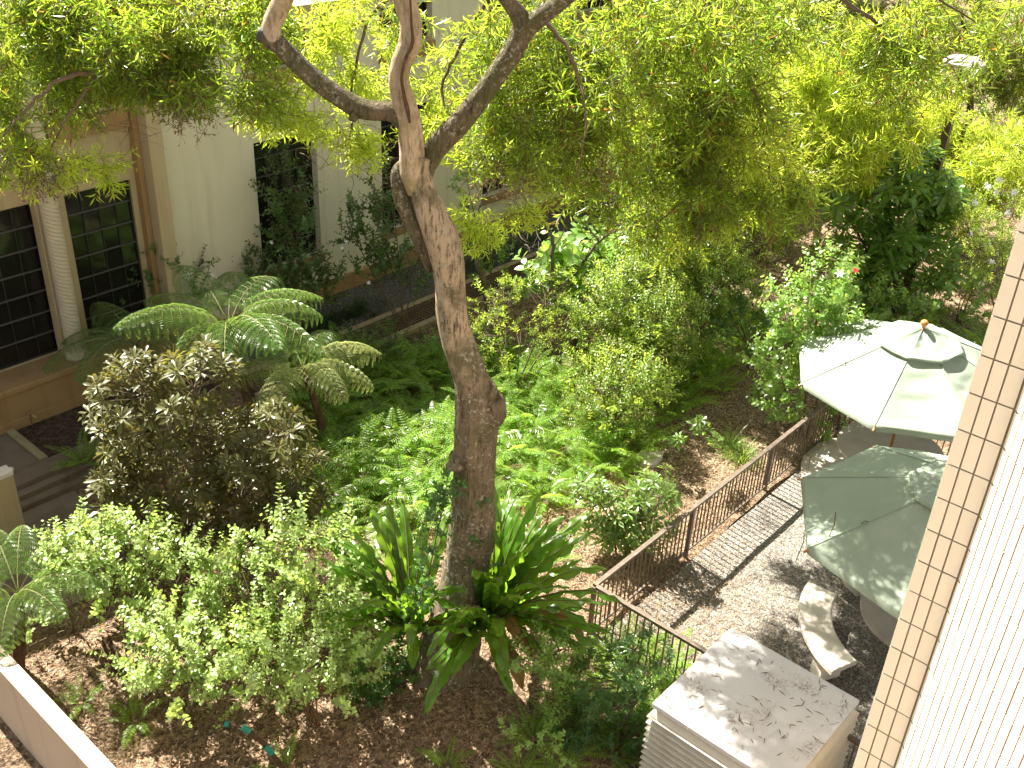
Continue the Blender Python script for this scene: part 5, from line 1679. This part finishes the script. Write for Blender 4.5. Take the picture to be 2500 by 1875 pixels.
t, b = bush('white_flower_shrub', 'loose shrub dotted with white flowers near the tiled corner', 'shrub', (2440, 760), [(2430, 560, 80, 80, 34), (2400, 660, 80, 80, 30), (2350, 560, 40, 60, 8), (2470, 480, 40, 60, 10)], FINE, (0.8, 1.2), thick=0.6, up=0.5, seed=69, stems=6)
flowers(t, b, [(2410, 455), (2380, 495), (2430, 470), (2405, 600), (2460, 520), (2420, 640), (2480, 600), (2370, 570), (2440, 440), (2475, 470), (2395, 690)], b - HF * 0.7, r=0.09)
bush('glossy_shrub', 'small glossy shrub with lit top leaves right of the trunk foot', 'shrub', (1370, 1800), [(1300, 1590, 60, 45, 12), (1350, 1620, 70, 60, 16), (1360, 1720, 50, 60, 8)], GLOSS, (0.6, 0.85), thick=0.35, up=0.6, seed=70, stems=4, r0=0.012)
bush('dark_leaf_shrub', 'dark lance leaved shrub in the shade below the railing', 'shrub', (1500, 1800), [(1480, 1660, 110, 70, 30), (1560, 1620, 80, 60, 18), (1500, 1780, 110, 70, 26), (1420, 1830, 80, 60, 14)], DARKL, (0.6, 0.9), thick=0.5, up=0.55, seed=71, stems=6)
bush('weedy_seedling', 'spindly seedling with glossy leaves at the bottom edge', 'plant', (1330, 1960), [(1330, 1820, 50, 50, 6), (1380, 1870, 40, 40, 4), (1240, 1800, 30, 40, 3)], GLOSS, (0.45, 0.6), thick=0.2, up=0.7, seed=72, stems=4, r0=0.008)
bush('weedy_seedling', 'tiny leafy seedling on the bare mulch', 'plant', (1270, 1790), [(1265, 1770, 25, 18, 4)], GLOSS, (0.3, 0.4), thick=0.1, up=0.7, seed=73, stems=2, r0=0.004)
# fill on the slope between grating and ferns
bush('low_shrub', 'low dark shrub between the grating and the fern bed', 'shrub', (860, 900), [(880, 850, 90, 40, 16), (960, 830, 50, 40, 9)], SMALLD, (0.7, 1.0), thick=0.5, up=0.5, seed=74, stems=3)
bush('low_shrub', 'low leafy shrub right of the trunk beneath the olive sapling', 'shrub', (1130, 900), [(1130, 840, 80, 50, 14), (1200, 880, 60, 40, 9)], GLOSS, (0.6, 0.9), thick=0.5, up=0.5, seed=75, stems=3)

# bare sapling and slender trunks
def bare(name, label, paths, mat, seed):
    P0 = np.array(paths[0][0][0])
    t = thing(name, label, 'sapling', P0)
    for k, (pts, r0, r1) in enumerate(paths):
        Q = catmull(np.array(pts), 7) + np.random.default_rng(seed + k).normal(0, 0.008, (len(catmull(np.array(pts), 7)), 3))
        mb = MB(); V, F = tube_np(Q - P0, np.linspace(r0, r1, len(Q)), 9); mb.add(V, F); mb.build('trunk' if k == 0 else 'branch', M[mat], t, smooth=True)
    return t, P0
sb = gp(1330, 880, 0.05)
S = lambda x, y, sh=0.0: plane_p(x, y, sb + HF * sh)
bt, b0 = bare('bare_sapling', 'forked sapling with bare dead twigs in front of the broad leaf shrub', [
    ([sb, S(1328, 790), S(1345, 700), S(1350, 600), S(1340, 560)], 0.055, 0.035), ([S(1340, 560), S(1315, 530), S(1300, 505)], 0.03, 0.012), ([S(1338, 720), S(1400, 670), S(1462, 590), S(1510, 562), S(1600, 535), S(1680, 490)], 0.04, 0.012),
    ([S(1465, 590), S(1430, 550), S(1395, 515)], 0.025, 0.008), ([S(1350, 610), S(1375, 565), S(1380, 530)], 0.016, 0.005), ([S(1345, 640), S(1300, 625), S(1262, 575)], 0.012, 0.004)], 'bark_dark', 3)
tangle(1290, 590, 70, 60, depth_of(S(1300, 580)), 26, 0.4, bt, b0)
sb2 = gp(1196, 770, 0.25)
S2 = lambda x, y, sh=0.0: plane_p(x, y, sb2 + HF * sh)
bare('slender_trunk', 'slender pale trunk leaning behind the big trunk', [([sb2, S2(1190, 715), S2(1165, 640), S2(1150, 560), S2(1135, 480)], 0.085, 0.05), ([S2(1150, 560), S2(1190, 470), S2(1230, 400)], 0.03, 0.01)], 'bark', 8)

# stump, log, taped branch, stepping stones
p = gp(1410, 1010, 0.0)
st = thing('tree_stump', 'thin dark cut stump among the sword ferns', 'stump', p)
MB().tube([(0, 0, -0.1), (0.01, 0, 0.3), (0.0, 0.01, 0.62)], [0.10, 0.085, 0.08], 14).build('trunk', M['stump'], st, smooth=True)
MB().lathe([(0.078, 0.62), (0.07, 0.632)], 14).build('cut_face', M['tan'], st)
p = gp(300, 1640, 0.0); q2 = gp(255, 1560, 0.35)
lg = thing('leaning_log', 'short dark log leaning in the mulch left of the arching shrubs', 'log', p)
MB().tube(np.array([p, (p + q2) / 2, q2]) - p, [0.09, 0.08, 0.07], 12).build('log', M['stump'], lg, smooth=True)
p = gp(700, 1890, 0.0)
tb2 = thing('taped_branch', 'leaning branch bound with teal tape at the bottom edge', 'branch', p)
BP = np.array([p, plane_p(655, 1830, p), plane_p(600, 1780, p), plane_p(540, 1765, p), plane_p(500, 1755, p)])
MB().tube(catmull(BP, 6) - p, np.linspace(0.035, 0.012, 25), 10).build('wood', M['stump'], tb2, smooth=True)
for a, c in ((5, 8), (11, 14), (16, 18)):
    Qb = catmull(BP, 6)
    MB().tube(Qb[a:c] - p, np.full(c - a, 0.038), 9).build('tape', M['tape'], tb2, smooth=False)
for k, (px, py, s, lab) in enumerate([(928, 1300, 0.3, 'pale flat stone left of the nest fern'), (900, 1345, 0.25, 'small pale stone below the flat one by the nest fern'), (1585, 1120, 0.32, 'grey stone at the edge of the fern bed')]):
    p = gp(px, py, 0.02); rg = np.random.default_rng(k)
    n = 14; V = []; pr = rg.uniform(0.8, 1.15, n)
    for z, sc in ((-0.05, 1.0), (0.05, 1.0), (0.07, 0.88)):
        V += [(s * sc * pr[i] * math.cos(6.283 * i / n), 0.7 * s * sc * pr[i] * math.sin(6.283 * i / n), z) for i in range(n)]
    F = [(i + r * n, (i + 1) % n + r * n, (i + 1) % n + (r + 1) * n, i + (r + 1) * n) for r in range(2) for i in range(n)] + [tuple(range(2 * n, 3 * n))]
    mb = MB(); mb.add(V, F); o = mb.build('stepping_stone', M['patio_concrete'], None, loc=tuple(p)); tag(o, lab, 'stone')

# grass clumps
TUFT = variants(proto_tuft, 3)
MONDO = variants(proto_tuft, 3, n=22, L=0.38, W=0.012, mat='mondo')
gt_ = thing('grass_clump', 'bright strap leaved grass clump behind the railing', 'grass', gp(1800, 1110, 0))
for i in range(14):
    put(TUFT[i % 3], 'blade_tuft', gt_, (random.uniform(-.3, .3), random.uniform(-.25, .25), 0), Matrix.Rotation(random.uniform(0, 6), 4, 'Z'), random.uniform(0.9, 1.4))
rm_ = np.random.default_rng(12)
mitems = []
for i in range(420):
    x = rm_.uniform(11.5, 27); y = rm_.uniform(15.75, 16.35) if rm_.uniform() < 0.75 else rm_.uniform(14.3, 14.6)
    if rm_.uniform() < 0.4 + 0.5 * math.sin(x * 1.1):
        mitems.append((MONDO[rm_.integers(3)], (x, y, 0.27), Matrix.Rotation(rm_.uniform(0, 6), 4, 'Z'), rm_.uniform(0.7, 1.3)))
mo = join_copies('mondo_grass', mitems, [M['mondo']], None)
tag(mo, 'dark tufts of mondo grass lining the drain grating', 'grass', kind='stuff')

# ------------------------------------------------------------------ leaf litter
def litter(name, label, n, sampler, mat, L=(0.04, 0.10), W=(0.008, 0.016), zfun=None, tiltv=0.35, seed=0):
    rg = np.random.default_rng(seed)
    xy = sampler(rg, n)
    z = zfun(xy) + rg.uniform(0.004, 0.022, len(xy))
    a = rg.uniform(0, 6.283, len(xy))
    dr = np.stack([np.cos(a), np.sin(a), rg.normal(0, tiltv, len(xy))], 1)
    nr = np.stack([rg.normal(0, 0.5, len(xy)), rg.normal(0, 0.5, len(xy)), np.ones(len(xy))], 1)
    V, F = leaves(LANCE, np.stack([xy[:, 0], xy[:, 1], z], 1), dr, nr, rg.uniform(*L, len(xy)), rg.uniform(*W, len(xy)))
    o = link(name, tri_mesh(name, V, F, M[mat]))
    return tag(o, label, 'litter', kind='stuff')
def in_bed(rg, n):
    xy = np.stack([rg.uniform(3.25, 13.5, n), rg.uniform(4.0, 14.5, n)], 1)
    keep = ~((xy[:, 0] > 9.4) & (xy[:, 1] < 6.2)) & ~((xy[:, 0] < 6.1) & (xy[:, 1] > 12.2))
    return xy[keep]
gh = lambda xy: ground_h(xy[:, 0], xy[:, 1])
litter('leaf_litter', 'brown needle leaf litter over the mulch bed', 60000, in_bed, 'litter', zfun=gh, seed=1)
litter('leaf_litter', 'pale leaf litter scattered over the mulch bed', 16000, in_bed, 'litter_pale', L=(0.04, 0.11), W=(0.01, 0.022), zfun=gh, seed=2)
def behind(rg, n):
    return np.stack([rg.uniform(10, 19, n), rg.uniform(6.45, 9.0, n)], 1)
litter('leaf_litter', 'pale leaf litter behind the long railing', 26000, behind, 'litter_pale', zfun=gh, seed=3)
def on_patio(rg, n):
    x = 9.6 + np.abs(rg.normal(0, 2.0, n)); y = 6.2 - np.abs(rg.normal(0, 1.6, n))
    return np.stack([np.clip(x, 9.6, 17.4), np.clip(y, 0.5, 6.2)], 1)
litter('leaf_litter', 'dry needle leaves drifted over the gravel patio', 9000, on_patio, 'litter_pale', L=(0.04, 0.09), W=(0.006, 0.011), zfun=lambda xy: np.full(len(xy), 0.008), tiltv=0.12, seed=4)
def on_lid(rg, n):
    return np.stack([rg.uniform(vx - 0.86, vx + 0.86, n), rg.uniform(vy - 0.86, vy + 0.86, n)], 1)
litter('leaf_litter', 'few dry needle leaves lying on the vent lid', 120, on_lid, 'litter', L=(0.06, 0.16), W=(0.007, 0.012), zfun=lambda xy: np.full(len(xy), vz - 0.003), tiltv=0.03, seed=5)

# ------------------------------------------------------------------ far shrubs that close the view at the top right
for k, (bp, el, lab) in enumerate([((2290, 470), [(2300, 430, 90, 60, 22)], 'yellow green shrub at the foot of the lamp post'), ((2480, 330), [(2470, 290, 80, 70, 26)], 'bright shrub at the right edge below the dark corner tree'), ((2180, 330), [(2180, 250, 110, 80, 30)], 'lime shrub left of the lamp post'),
                                   ((2440, 190), [(2430, 150, 110, 60, 26)], 'far shrub behind the lamp shade'), ((1990, 480), [(1960, 400, 120, 80, 30)], 'yellow shrub left of the large rosette shrub'), ((1850, 620), [(1830, 560, 110, 70, 30)], 'shrub under the lowest hanging boughs'), ((2330, 620), [(2320, 560, 60, 50, 14)], 'small shrub between the rosette and the white flowers'), ((2050, 200), [(2060, 140, 130, 80, 30)], 'far lime shrub behind the glowing fern pine')]):
    bush('far_shrub', lab, 'shrub', bp, el, FINE, (1.6, 2.6), thick=1.2, up=0.5, seed=90 + k, stems=4, group='bright shrubs at the far right', dense=1.6)

for k, (bp, el, lab, pr, sc) in enumerate([((2150, 860), [(2150, 770, 110, 60, 22)], 'leafy shrub directly behind the upper umbrella', HIB, (0.9, 1.3)), ((2340, 800), [(2330, 730, 80, 70, 18)], 'leafy shrub between umbrella finial and tiled corner', HIB, (0.9, 1.4)), ((1830, 900), [(1800, 780, 90, 80, 26)], 'dark lance leaved shrub by the path bend', DARKL, (0.9, 1.4)), ((1730, 850), [(1730, 760, 90, 70, 26)], 'dark lance leaved shrub below the olive boughs', DARKL, (0.9, 1.4)), ((2050, 900), [(2040, 830, 80, 60, 18)], 'leafy shrub left of the upper umbrella back edge', HIB, (0.8, 1.1))]):
    bush('leafy_shrub', lab, 'shrub', bp, el, pr, sc, thick=0.8, up=0.5, seed=110 + k, stems=5, group='leafy shrubs behind the patio')
